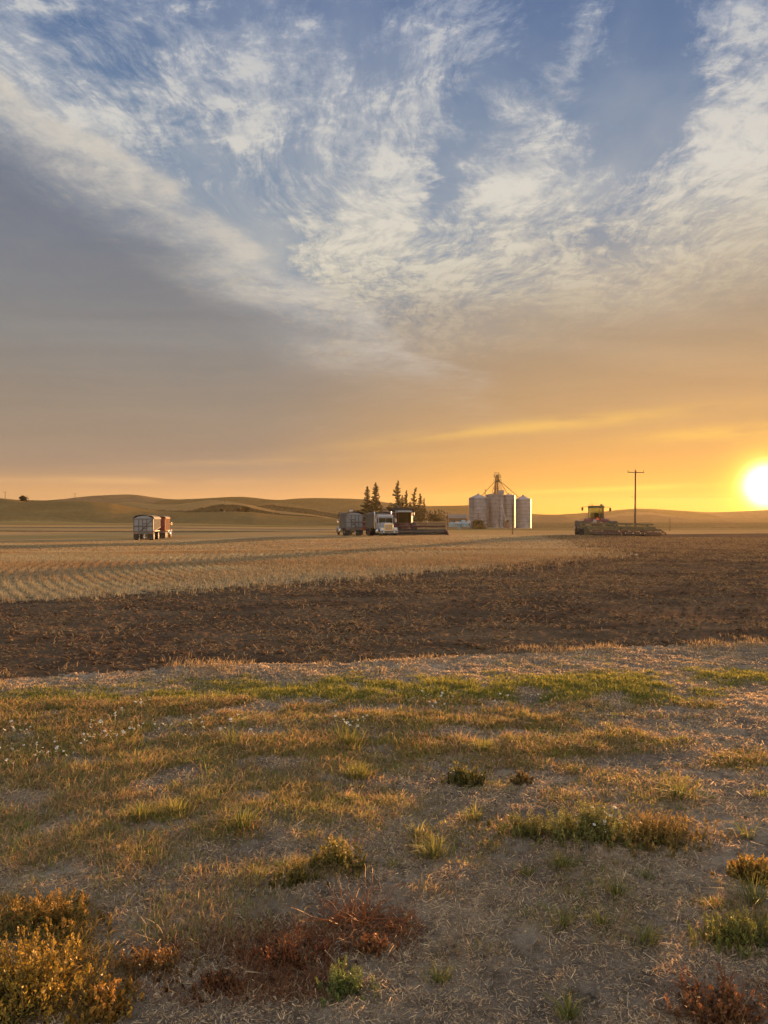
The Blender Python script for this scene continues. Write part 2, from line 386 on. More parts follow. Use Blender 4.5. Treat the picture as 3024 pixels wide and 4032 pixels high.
# hill crests: depth, rise length in front, fall length behind, [(u, v) along the crest]
RIDGES = {
 'near_left': (460, 190, 90, [(-900, 1990), (-300, 1955), (0, 1963), (75, 1972), (135, 1982), (210, 1977), (270, 1974), (360, 1976), (440, 1982), (500, 1993), (560, 2003), (620, 2011), (730, 2018), (840, 2016), (910, 2014), (1000, 2017), (1060, 2024), (1150, 2031), (1300, 2040), (1420, 2047), (1500, 2054), (4200, 2056)]),
 'mid_left': (640, 110, 110, [(-900, 1985), (400, 1990), (500, 1975), (600, 1985), (700, 1986), (827, 1967), (910, 1974), (985, 1988), (1040, 2001), (1090, 2011), (1210, 2023), (1300, 2038), (1400, 2052), (4200, 2058)]),
 'mid_centre': (780, 110, 120, [(-900, 2030), (900, 2025), (1000, 1990), (1085, 1978), (1150, 1985), (1210, 1996), (1300, 2015), (1400, 2030), (1500, 2040), (4200, 2056)]),
 'behind_trees': (820, 90, 100, [(-900, 2040), (1100, 2030), (1230, 1996), (1320, 1990), (1420, 1980), (1480, 1984), (1600, 2004), (1750, 2022), (1900, 2035), (4200, 2056)]),
 'far': (1050, 260, 300, [(-1500, 1930), (-700, 1950), (0, 1962), (75, 1969), (180, 1971), (255, 1965), (300, 1959), (360, 1953), (440, 1949), (500, 1947), (540, 1949), (600, 1958), (655, 1965), (700, 1967), (800, 1963), (900, 1957), (950, 1956), (1000, 1960), (1070, 1968), (1110, 1969), (1165, 1963), (1240, 1961), (1350, 1963), (1430, 1966), (1500, 1976), (1550, 1984), (1620, 1990), (1680, 1993), (1800, 1991), (1860, 1989), (1950, 1996), (2040, 2014), (2092, 2023), (2150, 2026), (2210, 2026), (2290, 2020), (2390, 2013), (2440, 2007), (2500, 2003), (2560, 2003), (2640, 2008), (2700, 2012), (2780, 2017), (2860, 2016), (2940, 2012), (3024, 2008), (3200, 2000), (3500, 1985), (4200, 1960)]),
 'right_low': (700, 130, 110, [(-900, 2060), (2050, 2058), (2110, 2033), (2200, 2029), (2240, 2031), (2300, 2044), (2400, 2040), (2480, 2034), (2560, 2029), (2640, 2034), (2720, 2046), (2900, 2050), (3100, 2044), (4200, 2030)])}
def height(x, y, detail=True):
    z = base_z(x, y)
    u = CU + F * np.asarray(x) / np.maximum(y, 2.5)
    for k, (D, rise, fall, pts) in RIDGES.items():
        pu = np.array([p[0] for p in pts], float); pv = np.array([p[1] for p in pts], float)
        v = (np.interp(u - 14, pu, pv) + np.interp(u, pu, pv) * 2 + np.interp(u + 14, pu, pv)) / 4
        Dk = D * (1 + .06 * fbm(u / 400.0 + D, u * 0 + .5, 2))
        zc = EYE + (HORV - v) / F * Dk
        s = np.where(y < Dk, sstep(y, Dk - rise, Dk), 1 - sstep(y, Dk, Dk + fall) * .8)
        zz = np.where(y > Dk - rise, (zc - (-2.5)) * s - 2.5, -99)
        z = np.where(y > 210, np.maximum(z, zz), z)
    z = z + 0
    return z
# field limits in plan
_PN = np.array([(-30, 4), (-12, 6.6), (-3.9, 7.83), (-2.25, 8.7), (0, 8.98), (1.56, 9.55), (5.25, 10.5), (12, 13), (40, 18)], float)   # near edge of the tilled strip
_PF = np.array([(-60, -10), (-20, 9), (-7.8, 15.6), (-3.4, 19.5), (2.5, 25.5), (7.8, 34), (12, 48), (15, 64), (18, 90), (20, 200)], float)  # far edge of it
def wob(x, y, s, a): return fbm(x / s, y / s, 3) * a
def tilled(x, y):
    yn = np.interp(x, _PN[:, 0], _PN[:, 1]) + wob(x, y, .9, .35); rag = wob(x, y, 1.6, .5) + wob(x, y, .35, 1.0) * (1 + np.maximum(y, 0) / 22)
    yf = np.interp(x, _PF[:, 0], _PF[:, 1]) + rag
    xr = x + rag * .6 > np.interp(y, _PF[:, 1], _PF[:, 0])
    return (y > yn) & (y < 128 + wob(x, y, 20, 6)) & ((y < yf) | xr)
def verge(x, y):
    yn = np.interp(x, _PN[:, 0], _PN[:, 1]) + wob(x, y, .9, .35); return y <= yn
# drill-row phase of the stubble: sweeping curves
def rowphase(x, y):
    cx, cy = 28 + 0 * x, 40 + 0 * y
    return np.hypot(x - cx, y - cy) + .4 * fbm(x / 30, y / 30, 2)

def relief(x, y):
    """small relief: wheel ruts and clods"""
    t = tilled(x, y); v = verge(x, y)
    d = np.hypot(x, y); near = 1 / (1 + (d / 40) ** 2)
    zt = fbm(x / .25, y / .25, 4, .65) * .024 + np.abs(fbm(x / .10, y / .10, 2)) * .016 + fbm(x / 3.0, y / 3.0, 2) * .04
    zv = fbm(x / .7, y / .7, 4) * .030 + fbm(x / .11, y / .11, 3, .6) * .019 + fbm(x / 4., y / 4., 2) * .03
    zs = fbm(x / .5, y / .5, 3) * .02
    far = fbm(x / 25., y / 25., 3) * .10 * (d > 20) * (d < 180)
    return np.where(t, zt, np.where(v, zv, zs)) * np.exp(-np.maximum(d - 10, 0) / 45) + far * sstep(d, 18, 50)
def ground_z(x, y):
    x = np.asarray(x, float); y = np.asarray(y, float)
    return height(x, y) + relief(x, y)
def gz(x, y): return float(ground_z(np.array([x]), np.array([y]))[0])

# ---- polar sheet
az = np.concatenate([np.arange(-180, -60, 3.), np.arange(-60, -31, .5), np.arange(-31, 31, .1), np.arange(31, 60, .5), np.arange(60, 180.1, 3.)])
rr = [0.0, .4, .8, 1.2, 1.6]
while rr[-1] < 1900: rr.append(rr[-1] * (1.0085 if rr[-1] < 12 else 1.0105 if rr[-1] < 300 else 1.006))
rr = np.array(rr); A, RR = np.meshgrid(np.radians(az), rr)
GX = RR * np.sin(A); GY = RR * np.cos(A)
far_turn = sstep(np.abs(np.degrees(A)), 62, 80)
yy_eff = np.where(np.abs(np.degrees(A)) < 62, GY, np.maximum(GY, RR * math.cos(R(62))))
GZ = np.where(GY > .5, ground_z(GX, GY), 0) * (1 - far_turn) + (RR > 250) * far_turn * sstep(RR, 250, 1300) * 25 + fbm(GX / 6, GY / 6, 2) * .04 * far_turn
nr, na = GX.shape
idx = np.arange(nr * na).reshape(nr, na)
quads = np.stack([idx[:-1, :-1], idx[1:, :-1], idx[1:, 1:], idx[:-1, 1:]], -1).reshape(-1, 4)[:, ::-1]
fx = GX.ravel()[quads].mean(1); fy = GY.ravel()[quads].mean(1)
fT = tilled(fx, fy) & (fy > 0); fV = verge(fx, fy) | (fy <= 0)
fH = (np.hypot(fx, fy) > 240)
fS = ~fT & ~fV & ~fH; fT &= ~fH; fV &= ~fH

# ---- colours of the far fields: crop and fallow tints, with valley shade and a lit crest coloured in
def field_cols(x, y):
    u = CU + F * x / np.maximum(y, 2.5); n = len(x); c = np.zeros((n, 3))
    wheat = np.array([.46, .31, .13]); tan = np.array([.54, .35, .16]); green = np.array([.235, .165, .068]); fallow = np.array([.27, .18, .11]); brown = np.array([.36, .23, .13])
    c[:] = wheat
    w = fbm(x / 90., y / 60., 3) * 22
    def put(m, col): c[m] = col
    # strips on the flat in front of the hills
    put((y < 620), wheat)
    for a, b, col in ((120, 150, tan), (150, 163, green * .6), (163, 195, tan), (195, 214, fallow), (214, 262, tan * 1.05), (262, 285, wheat * .7), (285, 330, wheat), (330, 380, wheat * .86), (380, 470, wheat * .8)):
        yl = y + w * .25 + (u - 700) * .012
        put((yl > a) & (yl < b) & (u < 1500), col)
    put((y > 455) & (y < 640) & (u < 1480), green * .75)
    put((y > 640) & (y < 885), green * .4); put((y > 760) & (y < 900), wheat * .75)  # dark foot of the far hill: green crop and valley shade in one tint
    big = fbm(x / 160. + 3, y / 200., 2)
    put((y > 860) & (big > .05), brown * 1.15); put((y > 860) & (big <= .05), wheat * .6); put((y > 860) & (big < -.25), green)
    put((y > 1020), green * .85)
    put((y > 505) & (y < 606) & (u < 1480), green * .4); put((y > 606) & (y < 660) & (u < 1480), tan)  # valley shade darkened into the crop tint; crest strip coloured lighter as sunlit
    r = u > 1500
    put(r & (y > 120) & (y < 160), tan); put(r & (y > 160) & (y < 240), wheat); put(r & (y > 240) & (y < 420), green * 1.0 + .03)
    put(r & (y > 420) & (y < 700), brown); put(r & (y > 700) & (y < 900), brown * .9)
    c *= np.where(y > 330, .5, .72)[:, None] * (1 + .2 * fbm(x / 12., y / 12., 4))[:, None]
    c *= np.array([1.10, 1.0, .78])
    return np.clip(c, .01, 1)

def zone_mesh(name, mask, mat, attrs_fn=None, kind='structure'):
    q = quads[mask]; used, inv = np.unique(q, return_inverse=True)
    co = np.stack([GX.ravel()[used], GY.ravel()[used], GZ.ravel()[used]], 1)
    attrs = {'col': attrs_fn(co[:, 0], co[:, 1])} if attrs_fn else None
    o = mesh_np(name, co, faces4=inv.reshape(-1, 4), mat=mat, smooth=True, attrs=attrs); o['kind'] = kind; return o

# ---- ground materials
def verge_mat():
    m, nt, out = new_mat('bare_soil'); g = nt.nodes.new('ShaderNodeNewGeometry').outputs['Position']
    n1 = noise(nt, g, .9, 6, .6); n2 = noise(nt, g, 9, 8, .7); n3 = noise(nt, g, 60, 6, .7); n4 = noise(nt, g, 220, 3, .6)
    c = mixc(nt, n1.sm(.35, .65), (.25, .185, .135, 1), (.50, .375, .255, 1))
    c = mixc(nt, n2.sm(.42, .66) * .75, c, (.11, .076, .050, 1))
    c = mixc(nt, n3.sm(.52, .68) * .75, c, (.58, .45, .29, 1))
    c = mixc(nt, n4.sm(.55, .7) * .5, c, (.06, .045, .035, 1))
    pbsdf(nt, out, c, 1.0, 0, 0, n2 * .5 + n3 * .35 + n4 * .15, 1.0, .08); return m
def till_mat():
    m, nt, out = new_mat('tilled_soil'); g = nt.nodes.new('ShaderNodeNewGeometry').outputs['Position']
    n1 = noise(nt, g, .5, 6, .6); n2 = noise(nt, g, 5, 8, .7); n3 = noise(nt, g, 35, 5, .7)
    mp = nt.nodes.new('ShaderNodeMapping'); mp.inputs['Scale'].default_value = (.12, .7, 1); mp.inputs['Rotation'].default_value = (0, 0, -.35); nt.links.new(g, mp.inputs[0]); n0 = noise(nt, mp.outputs[0], 1.0, 5, .6)
    c = mixc(nt, n1.sm(.35, .65), (.085, .053, .034, 1), (.145, .092, .054, 1)); c = mixc(nt, n0.sm(.5, .68) * .6, c, (.21, .14, .08, 1))
    c = mixc(nt, n2.sm(.52, .68) * .6, c, (.20, .14, .085, 1))
    c = mixc(nt, n3.sm(.54, .7) * .5, c, (.28, .20, .12, 1))
    pbsdf(nt, out, c, 1.0, 0, 0, n2 * .6 + n3 * .4, 1.0, .07); return m
def stubble_mat():
    m, nt, out = new_mat('stubble_ground'); g = nt.nodes.new('ShaderNodeNewGeometry').outputs['Position']
    a = nt.nodes.new('ShaderNodeAttribute'); a.attribute_name = 'col'
    n1 = noise(nt, g, .08, 5, .6); n2 = noise(nt, g, 2.5, 7, .7); n3 = noise(nt, g, 20, 5, .7)
    c = mixc(nt, n1.sm(.35, .65) * .4, a.outputs['Color'], (.30, .20, .12, 1))
    c = mixc(nt, n2.sm(.5, .68) * .45, c, (.13, .09, .055, 1)); c = mixc(nt, n3.sm(.5, .68) * .5, c, (.5, .38, .22, 1))
    pbsdf(nt, out, c, 1.0, 0, 0, n2 * .6 + n3 * .4, .6, .08); return m
def hill_mat():
    m, nt, out = new_mat('far_fields'); g = nt.nodes.new('ShaderNodeNewGeometry').outputs['Position']
    a = nt.nodes.new('ShaderNodeAttribute'); a.attribute_name = 'col'
    mp = nt.nodes.new('ShaderNodeMapping'); mp.inputs['Scale'].default_value = (.25, 1, 1); mp.inputs['Rotation'].default_value = (0, 0, .3); nt.links.new(g, mp.inputs[0])
    n1 = noise(nt, mp.outputs[0], .05, 7, .62); n2 = noise(nt, g, .5, 5, .6)
    c = mixc(nt, n1.sm(.35, .65) * .35, a.outputs['Color'], (.14, .10, .055, 1)); c = mixc(nt, n2.sm(.45, .65) * .25, c, (.36, .26, .15, 1))
    pbsdf(nt, out, c, 1.0, 0, 0, n2, .3, .3); return m
zone_mesh('bare_ground', fV, verge_mat()); zone_mesh('tilled_field', fT, till_mat())
def stub_cols(x, y):
    d = np.hypot(x, y); c = field_cols(x, y); t = np.array([.36, .25, .125]) * (1 + .15 * fbm(x / 4, y / 4, 3))[:, None]
    k = sstep(d, 105, 120)[:, None]; return t * (1 - k) + c * k
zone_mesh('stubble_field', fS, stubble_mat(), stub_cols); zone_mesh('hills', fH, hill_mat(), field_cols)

# ================================================================== the farmstead: bins, elevator, tanks, barn, poles
M = {}
def corrugated():
    m, nt, out = new_mat('galvanised_steel'); tc = nt.nodes.new('ShaderNodeTexCoord').outputs['Object']
    s = nt.nodes.new('ShaderNodeSeparateXYZ'); nt.links.new(tc, s.inputs[0]); zz = E(nt, s.outputs[2])
    w = (zz * (2 * math.pi / .28))._m('SINE')
    n = noise(nt, tc, .5, 5, .6); mp = nt.nodes.new('ShaderNodeMapping'); mp.inputs['Scale'].default_value = (1.2, 1.2, .08); nt.links.new(tc, mp.inputs[0])
    st = noise(nt, mp.outputs[0], 1.6, 5, .65)
    c = mixc(nt, n.sm(.35, .65), (.165, .175, .215, 1), (.225, .24, .28, 1)); c = mixc(nt, st.sm(.5, .7) * .45, c, (.12, .10, .09, 1))
    pbsdf(nt, out, c, .5, .25, .4, w * .5 + .5, .35, .03); return m
M['bin'] = corrugated()
M['bin_roof'] = paint('bin_roof', (.27, .28, .31), .45, .3, .2)
M['rust'] = paint('rusty_steel', (.13, .05, .022), .7, .1, .4)
M['darksteel'] = paint('dark_steel', (.07, .045, .03), .6, .2, .3)
M['white'] = paint('white_paint', (.30, .32, .37), .35, 0, .30, (.28, .22, .17))
M['tank'] = paint('poly_tank', (.17, .30, .38), .4, 0, .15)
M['tank_w'] = paint('pale_tank', (.28, .31, .30), .4, 0, .2)
M['black'] = paint('black_rubber', (.022, .020, .019), .75, 0, .5, (.12, .09, .06))
M['rim'] = paint('wheel_rim', (.50, .50, .50), .35, .4, .4)
M['grey'] = paint('weathered_aluminium', (.135, .125, .115), .75, 0, .35, (.20, .17, .14), spec=.1)
M['dkgrey'] = paint('dark_frame', (.05, .05, .052), .6, .1, .5)
M['tarp'] = paint('dark_tarp', (.05, .045, .045), .75, 0, .3)
M['red'] = paint('dark_red_paint', (.15, .018, .015), .35, 0, .4, (.14, .08, .05))
M['orange'] = paint('sunlit_red_paint', (.16, .05, .018), .75, 0, .3, spec=.1)  # red truck's side as the low sun warms it, put into the colour
M['olive'] = paint('olive_paint', (.075, .068, .025), .5, 0, .4)
M['panel'] = paint('pale_panel', (.20, .22, .265), .4, .1, .25, (.22, .19, .17))
M['band'] = paint('bin_band', (.10, .085, .08), .5, .2, .2)
M['frame'] = paint('frame_grey', (.10, .10, .11), .5, .2, .35, (.12, .10, .08))
M['chrome'] = paint('chrome', (.75, .70, .62), .18, .9, .2)
M['lens'] = paint('lamp_lens', (.75, .75, .72), .12, 0, .1, spec=.8)
M['amber'] = paint('amber_lens', (.75, .35, .05), .2, 0, .05)
M['wood'] = paint('old_wood', (.115, .065, .040), .85, 0, .5, (.05, .03, .02), 2.5)
M['barn'] = paint('barn_boards', (.17, .10, .06), .9, 0, .5, (.08, .05, .03), 1.5)
M['barn_roof'] = paint('barn_roof', (.16, .13, .10), .8, 0, .5)
M['concrete'] = paint('concrete', (.42, .38, .33), .9, 0, .4)
M['seat'] = paint('seat_cloth', (.04, .035, .03), .9)
M['sign_red'] = paint('red_triangle', (.75, .10, .03), .5, 0, .05)
def glass():
    m, nt, out = new_mat('cab_glass'); g = nt.nodes.new('ShaderNodeBsdfGlossy'); g.inputs[0].default_value = (.8, .82, .85, 1); g.inputs['Roughness'].default_value = .05
    t = nt.nodes.new('ShaderNodeBsdfTransparent'); t.inputs[0].default_value = (.66, .70, .62, 1)
    f = nt.nodes.new('ShaderNodeFresnel'); f.inputs[0].default_value = 1.5; x = nt.nodes.new('ShaderNodeMixShader')
    nt.links.new(f.outputs[0], x.inputs[0]); nt.links.new(t.outputs[0], x.inputs[1]); nt.links.new(g.outputs[0], x.inputs[2]); nt.links.new(x.outputs[0], out.inputs[0]); return m
M['glass'] = glass()

BY = 330.0; K = BY / F
def grain_bin(label, u, Y, r, v_eave, v_apex, v_base=2080, bands=8, flat=False):
    zb = Z(v_base, Y); H = Z(v_eave, Y) - zb; ap = Z(v_apex, Y) - zb
    t = thing('grain_bin', label, 'grain bin', (X(u, Y), Y, zb), 0, 'steel grain bins')
    MB().lathe([(r, 0), (r, H)], 56).build('wall', M['bin'], t)
    for k in range(1, bands + 1):
        z = H * k / (bands + .35); MB().lathe([(r + .01, z - .06), (r + .06, z - .04), (r + .06, z + .04), (r + .01, z + .06)], 56).build('band', M['band'], t)
    MB().lathe([(r + .22, 0), (r + .22, .28)], 40).build('foundation', M['concrete'], t)
    rf = MB().lathe([(r + .14, H - .02), (r + .14, H + .06), (.55, ap - .1), (.5, ap)], 40).build('roof', M['bin_roof'], t)
    c = MB().lathe([(.42, ap), (.42, ap + .3), (.55, ap + .34), (.1, ap + .5)], 16)
    c.build('cap', M['bin_roof'], rf)
    for k in range(6):
        a = k * math.pi / 3 + .4; rr_ = r * .6; zz = H + (ap - H) * (1 - rr_ / r) + .12
        MB().tube((rr_ * math.cos(a), rr_ * math.sin(a), zz - .2), (rr_ * math.cos(a), rr_ * math.sin(a), zz + .25), .16, 8).build('roof_vent', M['bin_roof'], rf)
    ld = MB(); a = -2.2; cx, cy = (r + .18) * math.cos(a), (r + .18) * math.sin(a)
    for s in (-.2, .2): ld.tube((cx + s, cy, .8), (cx + s, cy, H + .5), .03, 5)
    for k in range(int(H / .35)): ld.tube((cx - .2, cy, 1 + k * .35), (cx + .2, cy, 1 + k * .35), .02, 4)
    ld.build('ladder', M['darksteel'], t)
    d = MB().box((r * math.cos(-1.3) * 1.005, r * math.sin(-1.3) * 1.005, 1.1), (.9, .12, 1.5), Matrix.Rotation(-1.3 + math.pi / 2, 3, 'Z'))
    d.build('door', M['bin_roof'], t)
    ribs = MB()
    for k in range(28):
        a = 2 * math.pi * k / 28; ribs.bar((r * 1.0 * math.cos(a), r * math.sin(a), H + .07), (.56 * math.cos(a), .56 * math.sin(a), ap - .06), .05, .05)
    ribs.build('roof_rib', M['bin_roof'], rf)
    return t
grain_bin('leftmost steel grain bin with a low cone roof, behind the round bush', 1882.7, 330, 4.0, 1961.5, 1947, 2080, 8)
grain_bin('tall steel grain bin with a nearly flat top, just right of the leftmost bin', 1945, 336, 3.5, 1948, 1944, 2080, 8)
grain_bin('steel grain bin with a nearly flat top, behind the bare post, beside the slim bin', 2003, 334, 2.75, 1950, 1946, 2080, 8)
grain_bin('rightmost steel grain bin with a cone roof against the sunset', 2060, 330, 3.35, 1966.6, 1952.5, 2081, 8)
# slim overhead bin with a square box on top
zb = Z(2080, 327)
t = thing('slim_bin', 'slim full height steel bin topped by a square metal box between the tall bins', 'grain bin', (X(1974.5, 327), 327, zb))
H = Z(1946, 327) - zb
MB().lathe([(.72, 0), (.72, H)], 24).build('wall', M['bin'], t)
MB().bb((-1.45, -.9, H + .01), (.9, 1.1, H + 1.6)).build('top_box', M['bin'], t)
MB().bb((-1.55, -1.0, H + 1.602), (1.0, 1.2, H + 1.75)).build('lid', M['bin_roof'], t)
for k in range(1, 9): MB().lathe([(.721, H * k / 8.5 - .05), (.76, H * k / 8.5), (.721, H * k / 8.5 + .05)], 24).build('band', M['darksteel'], t)
# unloading auger with its blower box
a0 = at(1976, 1984, 322); a1 = at(1992, 2053, 321)
t = thing('auger_tube', 'pale slanting auger tube leaning against the bins with a drive box at its foot', 'auger', (a1.x, a1.y, Z(2080, 321)))
o = Vector(t.location)
MB().tube(a0 - o, a1 - o, .16, 10).build('tube', M['white'], t)
MB().bb((-.2, -.7, 0), (1.3, .7, 2.4)).build('drive_box', M['barn'], t)
MB().lathe([(.15, -.35), (.62, -.3), (.62, .3), (.15, .35)], 16, (.55, -.9, 3.0), 'Y').build('blower', M['darksteel'], t)
for s in (-.15, 1.2): MB().bar((s, -.6, 2.4), (s + .2, -.6, 3.4), .1, .1).build('brace', M['darksteel'], t)

# bucket elevator with platforms and fanned spouts
ey = 333.0; ex = X(1955.5, ey); gb = Z(2080, ey)
t = thing('grain_elevator', 'rust brown bucket elevator rising above the bins with two railed platforms and fanned spouts', 'grain elevator', (ex, ey, gb))
def L(u, v, Y=ey): p = at(u, v, Y); return Vector((p.x - ex, p.y - ey, p.z - gb))
zt = L(1955, 1880).z
b = MB(); b.box((-.32, 0, zt / 2), (.45, .5, zt)); b.box((.32, 0, zt / 2), (.45, .5, zt)); b.build('leg_casing', M['rust'], t)
b = MB(); zc = L(0, 1944).z
for sx in (-.95, .95):
    for sy in (-.95, .95): b.bar((sx * .9, sy * .9, zc - 2), (sx * .9, sy * .9, zc + 3.4), .1, .1)
for k in range(3):
    z = zc - 1 + k * 1.6
    for s in (-.85, .85): b.bar((-.85, s, z), (.85, s, z), .07, .07); b.bar((s, -.85, z), (s, .85, z), .07, .07)
b.bar((0, -.4, L(0, 1923).z), (1.4, -.4, L(0, 1923).z), .1, .1)
b.build('support_frame', M['rust'], t)
for vv, (ua, ub) in ((1898, (1945, 1973)), (1880, (1945, 1972))):
    z = L(0, vv).z; xa = (ua - 1955.5) * ey / F; xb = (ub - 1955.5) * ey / F
    p = MB().bb((xa, -1.3, z - .1), (xb, 1.3, z + .06)).build('platform', M['darksteel'], t)
    r_ = MB()
    for y_ in (-1.25, 1.25):
        for hh in (.55, 1.1): r_.bar((xa, y_, z + hh), (xb, y_, z + hh), .06, .06)
        n_ = 5
        for k in range(n_ + 1): q = xa + (xb - xa) * k / n_; r_.bar((q, y_, z), (q, y_, z + 1.1), .05, .05)
    for q in (xa, xb):
        for hh in (.55, 1.1): r_.bar((q, -1.25, z + hh), (q, 1.25, z + hh), .05, .05)
    r_.build('railing', M['darksteel'], p)
z1 = L(0, 1880).z
MB().bb((-.25, -.5, z1 + .06), (.85, .5, z1 + 1.25)).build('head', M['olive'], t)
zf = L(0, 1862).z
b = MB()
for xa, ya in ((-.8, -.8), (.9, -.8), (-.8, .8), (.9, .8)): b.bar((xa, ya, z1), (xa, ya, zf), .07, .07)
b.bar((.9, -.8, zf), (1.75, -.8, z1 + .2), .06, .06); b.bar((.9, .8, zf), (1.75, .8, z1 + .2), .06, .06)
for y_ in (-.8, .8): b.bar((-1.1, y_, zf), (1.15, y_, zf), .1, .1)
for x_ in (-.8, .9): b.bar((x_, -.8, zf), (x_, .8, zf), .1, .1)
b.tube((-.5, 0, zf), (-.5, 0, zf + .5), .03); b.build('hoist_frame', M['darksteel'], t)
zd = L(0, 1890).z
MB().lathe([(.28, zd + 1.0), (.45, zd + .3), (1.05, zd - .5), (1.05, zd - .75)], 18, (.75, 0, 0)).build('distributor', M['olive'], t)
for (ua, va), (ub, vb), yb in (((1947, 1898.5), (1896, 1952), 330), ((1950, 1900), (1936.5, 1944), 333), ((1952.5, 1900), (1944, 1944), 337), ((1953.5, 1900), (1947.5, 1944), 335),
                               ((1961.5, 1900), (1966, 1932), 327), ((1966, 1899), (1971, 1931.5), 327), ((1970, 1899), (1977.5, 1931.5), 327), ((1971.5, 1898.5), (1999.5, 1947), 334), ((1973, 1897), (2041, 1957), 330)):
    MB().tube(L(ua, va), L(ub, vb, yb), .13, 8).build('spout', M['rust'], t)
# short leg between the two left bins
t = thing('bin_leg', 'short rust coloured elevator head poking up behind the roof of the leftmost bin', 'grain elevator', (X(1911, 338), 338, Z(2080, 338)))
z0 = Z(1950, 338) - Z(2080, 338); z2 = Z(1931, 338) - Z(2080, 338)
MB().tube((0, 0, 0), (0, 0, z2), .13, 8).build('casing', M['rust'], t); MB().lathe([(.1, z2 - .1), (.3, z2), (.3, z2 + .35), (.1, z2 + .45)], 12).build('head', M['rust'], t)
b = MB()
for k in range(5): b.bar((-.6, -.3, z0 - .6 + k * .5), (0, .3, z0 - .1 + k * .35), .09, .09)
b.build('drive_frame', M['rust'], t)

# poly tanks
def tank(label, u0, u1, v_top, v_base, Y, mat, foot=0.0):
    r = (u1 - u0) / 2 * Y / F; zb = Z(v_base, Y); H = Z(v_top, Y) - zb; u = (u0 + u1) / 2
    t = thing('liquid_tank', label, 'storage tank', (X(u, Y), Y, zb), 0, 'liquid tanks beside the bins')
    sh = H * .22
    p = [(r * .98, foot), (r, foot + .08)]
    for k in range(4):
        z = foot + .12 + (H - sh - foot - .2) * k / 4; p += [(r, z), (r, z + .25), (r * .985, z + .3)]
    p += [(r, H - sh), (r * .93, H - sh * .6), (r * .6, H - sh * .15), (r * .22, H)]
    MB().lathe(p, 32).build('tank_body', mat, t)
    MB().lathe([(r * .2, H), (r * .2, H + .14), (r * .16, H + .18)], 16).build('lid', M['black'], t)
    MB().tube((r * .3, -r * .99, .25 + foot), (r * .3, -r * 1.12, .25 + foot), .07, 8).build('outlet', M['black'], t)
    if foot:
        b = MB().lathe([(r * .55, 0), (r * .62, foot)], 20); b.build('stand', mat, t)
    return t
tank('leftmost pale blue tank with a white top', 1767, 1790, 2056, 2075, 300, M['tank'])
tank('pale cream domed tank behind the blue tanks, second from the left', 1789, 1818, 2054, 2075, 306, M['tank_w'])
tank('front blue tank standing on a narrow foot', 1797, 1820, 2058, 2083, 286, M['tank'], .85)
tank('wide blue tank nearest the leftmost grain bin', 1820, 1844, 2055, 2074, 300, M['tank'])
tank('highest domed blue tank rising behind the others', 1815, 1834, 2047, 2075, 312, M['tank'])
tank('small white tank at the foot of the leftmost grain bin', 1841, 1854, 2049, 2078, 318, M['white'])

# long low barn and the white shed far behind the trucks
def barn(name, label, u0, u1, v_ridge, v_eave, v_base, Y, dep, wall, roof):
    x0, x1 = X(u0, Y), X(u1, Y); zb = Z(v_base, Y); t = thing(name, label, 'barn' if name == 'barn' else 'shed', ((x0 + x1) / 2, Y + dep / 2, zb)); w = (x1 - x0) / 2
    he = Z(v_eave, Y) - zb; hr = Z(v_ridge, Y) - zb
    MB().bb((-w, -dep / 2, -.6), (w, dep / 2, he)).build('wall', wall, t)
    MB().prism([(-dep / 2 - .5, he - .08), (0, hr - .2), (dep / 2 + .5, he - .08), (dep / 2 + .5, he + .12), (0, hr), (-dep / 2 - .5, he + .12)], -w - .5, w + .5, 'X').build('roof', roof, t)
    MB().prism([(-dep / 2, he), (dep / 2, he), (0, hr - .25)], -w + .01, w - .01, 'X').build('gable', wall, t)
    for k in (-.4, .35): 
        d = MB().bb((k * w - 1.5, -dep / 2 - .06, -.5), (k * w + 1.5, -dep / 2 - .002, he * .8)); d.build('door', M['dkgrey'], t)
    return t
barn('barn', 'long low brown barn between the conifers and the grain bins', 1768, 1838, 2025, 2041, 2058, 370, 12, M['barn'], M['barn_roof'])
barn('shed', 'small white shed end rising above the grey truck', 1379, 1393, 2008, 2013, 2045, 420, 5, M['white'], M['white'])

# poles
def pole(label, u, v_top, v_base, Y, r=.15, arms=(), lean=0.0, ins=True, group=None, name='utility_pole'):
    zb = Z(v_base, Y) - .3; H = Z(v_top, Y) - zb
    t = thing(name, label, 'utility pole' if arms or name == 'utility_pole' else 'post', (X(u, Y), Y, zb), 0, group, (0, lean))
    MB().tube((0, 0, 0), (0, 0, H), r, 10, r * .72).build('pole', M['wood'], t)
    for da, w in arms:
        z = H - da; a = MB().bar((-w / 2, -r, z + .02), (w / 2, -r, z - .02), .11, .12).build('crossarm', M['wood'], t)
        if ins:
            for s in (-.46, .46):
                MB().lathe([(.018, z + .05), (.02, z + .2), (.07, z + .21), (.075, z + .26), (.045, z + .34), (.02, z + .38)], 10, (s * w, -r, 0)).build('insulator', M['darksteel'], a)
    return t
tp = pole('tall near utility pole with one crossarm and two insulators, behind the cultivator', 2500, 1850, 2095, 125, .165, [(.42, 2.75)], .012)
MB().box((-.42, 0, 7.9 - 1.9), (.6, .05, .05)).build('bracket', M['darksteel'], tp)
pole('short bare dark post standing in the field before the grain bins', 2018.5, 1992, 2106, 112, .085, [], .008, name='field_post')
pole('utility pole with a crossarm between the combine and the blue tanks', 1763, 2017, 2082, 240, .17, [(.25, 2.0)], 0)
pole('thin utility pole with two crossarms before the leftmost grain bin', 1884, 2019, 2078, 325, .14, [(.25, 2.2), (1.1, 1.6)], 0, False)
pole('thin pole standing far off below the right hand hill', 2637.5, 2040, 2100, 190, .11, [], 0, False)
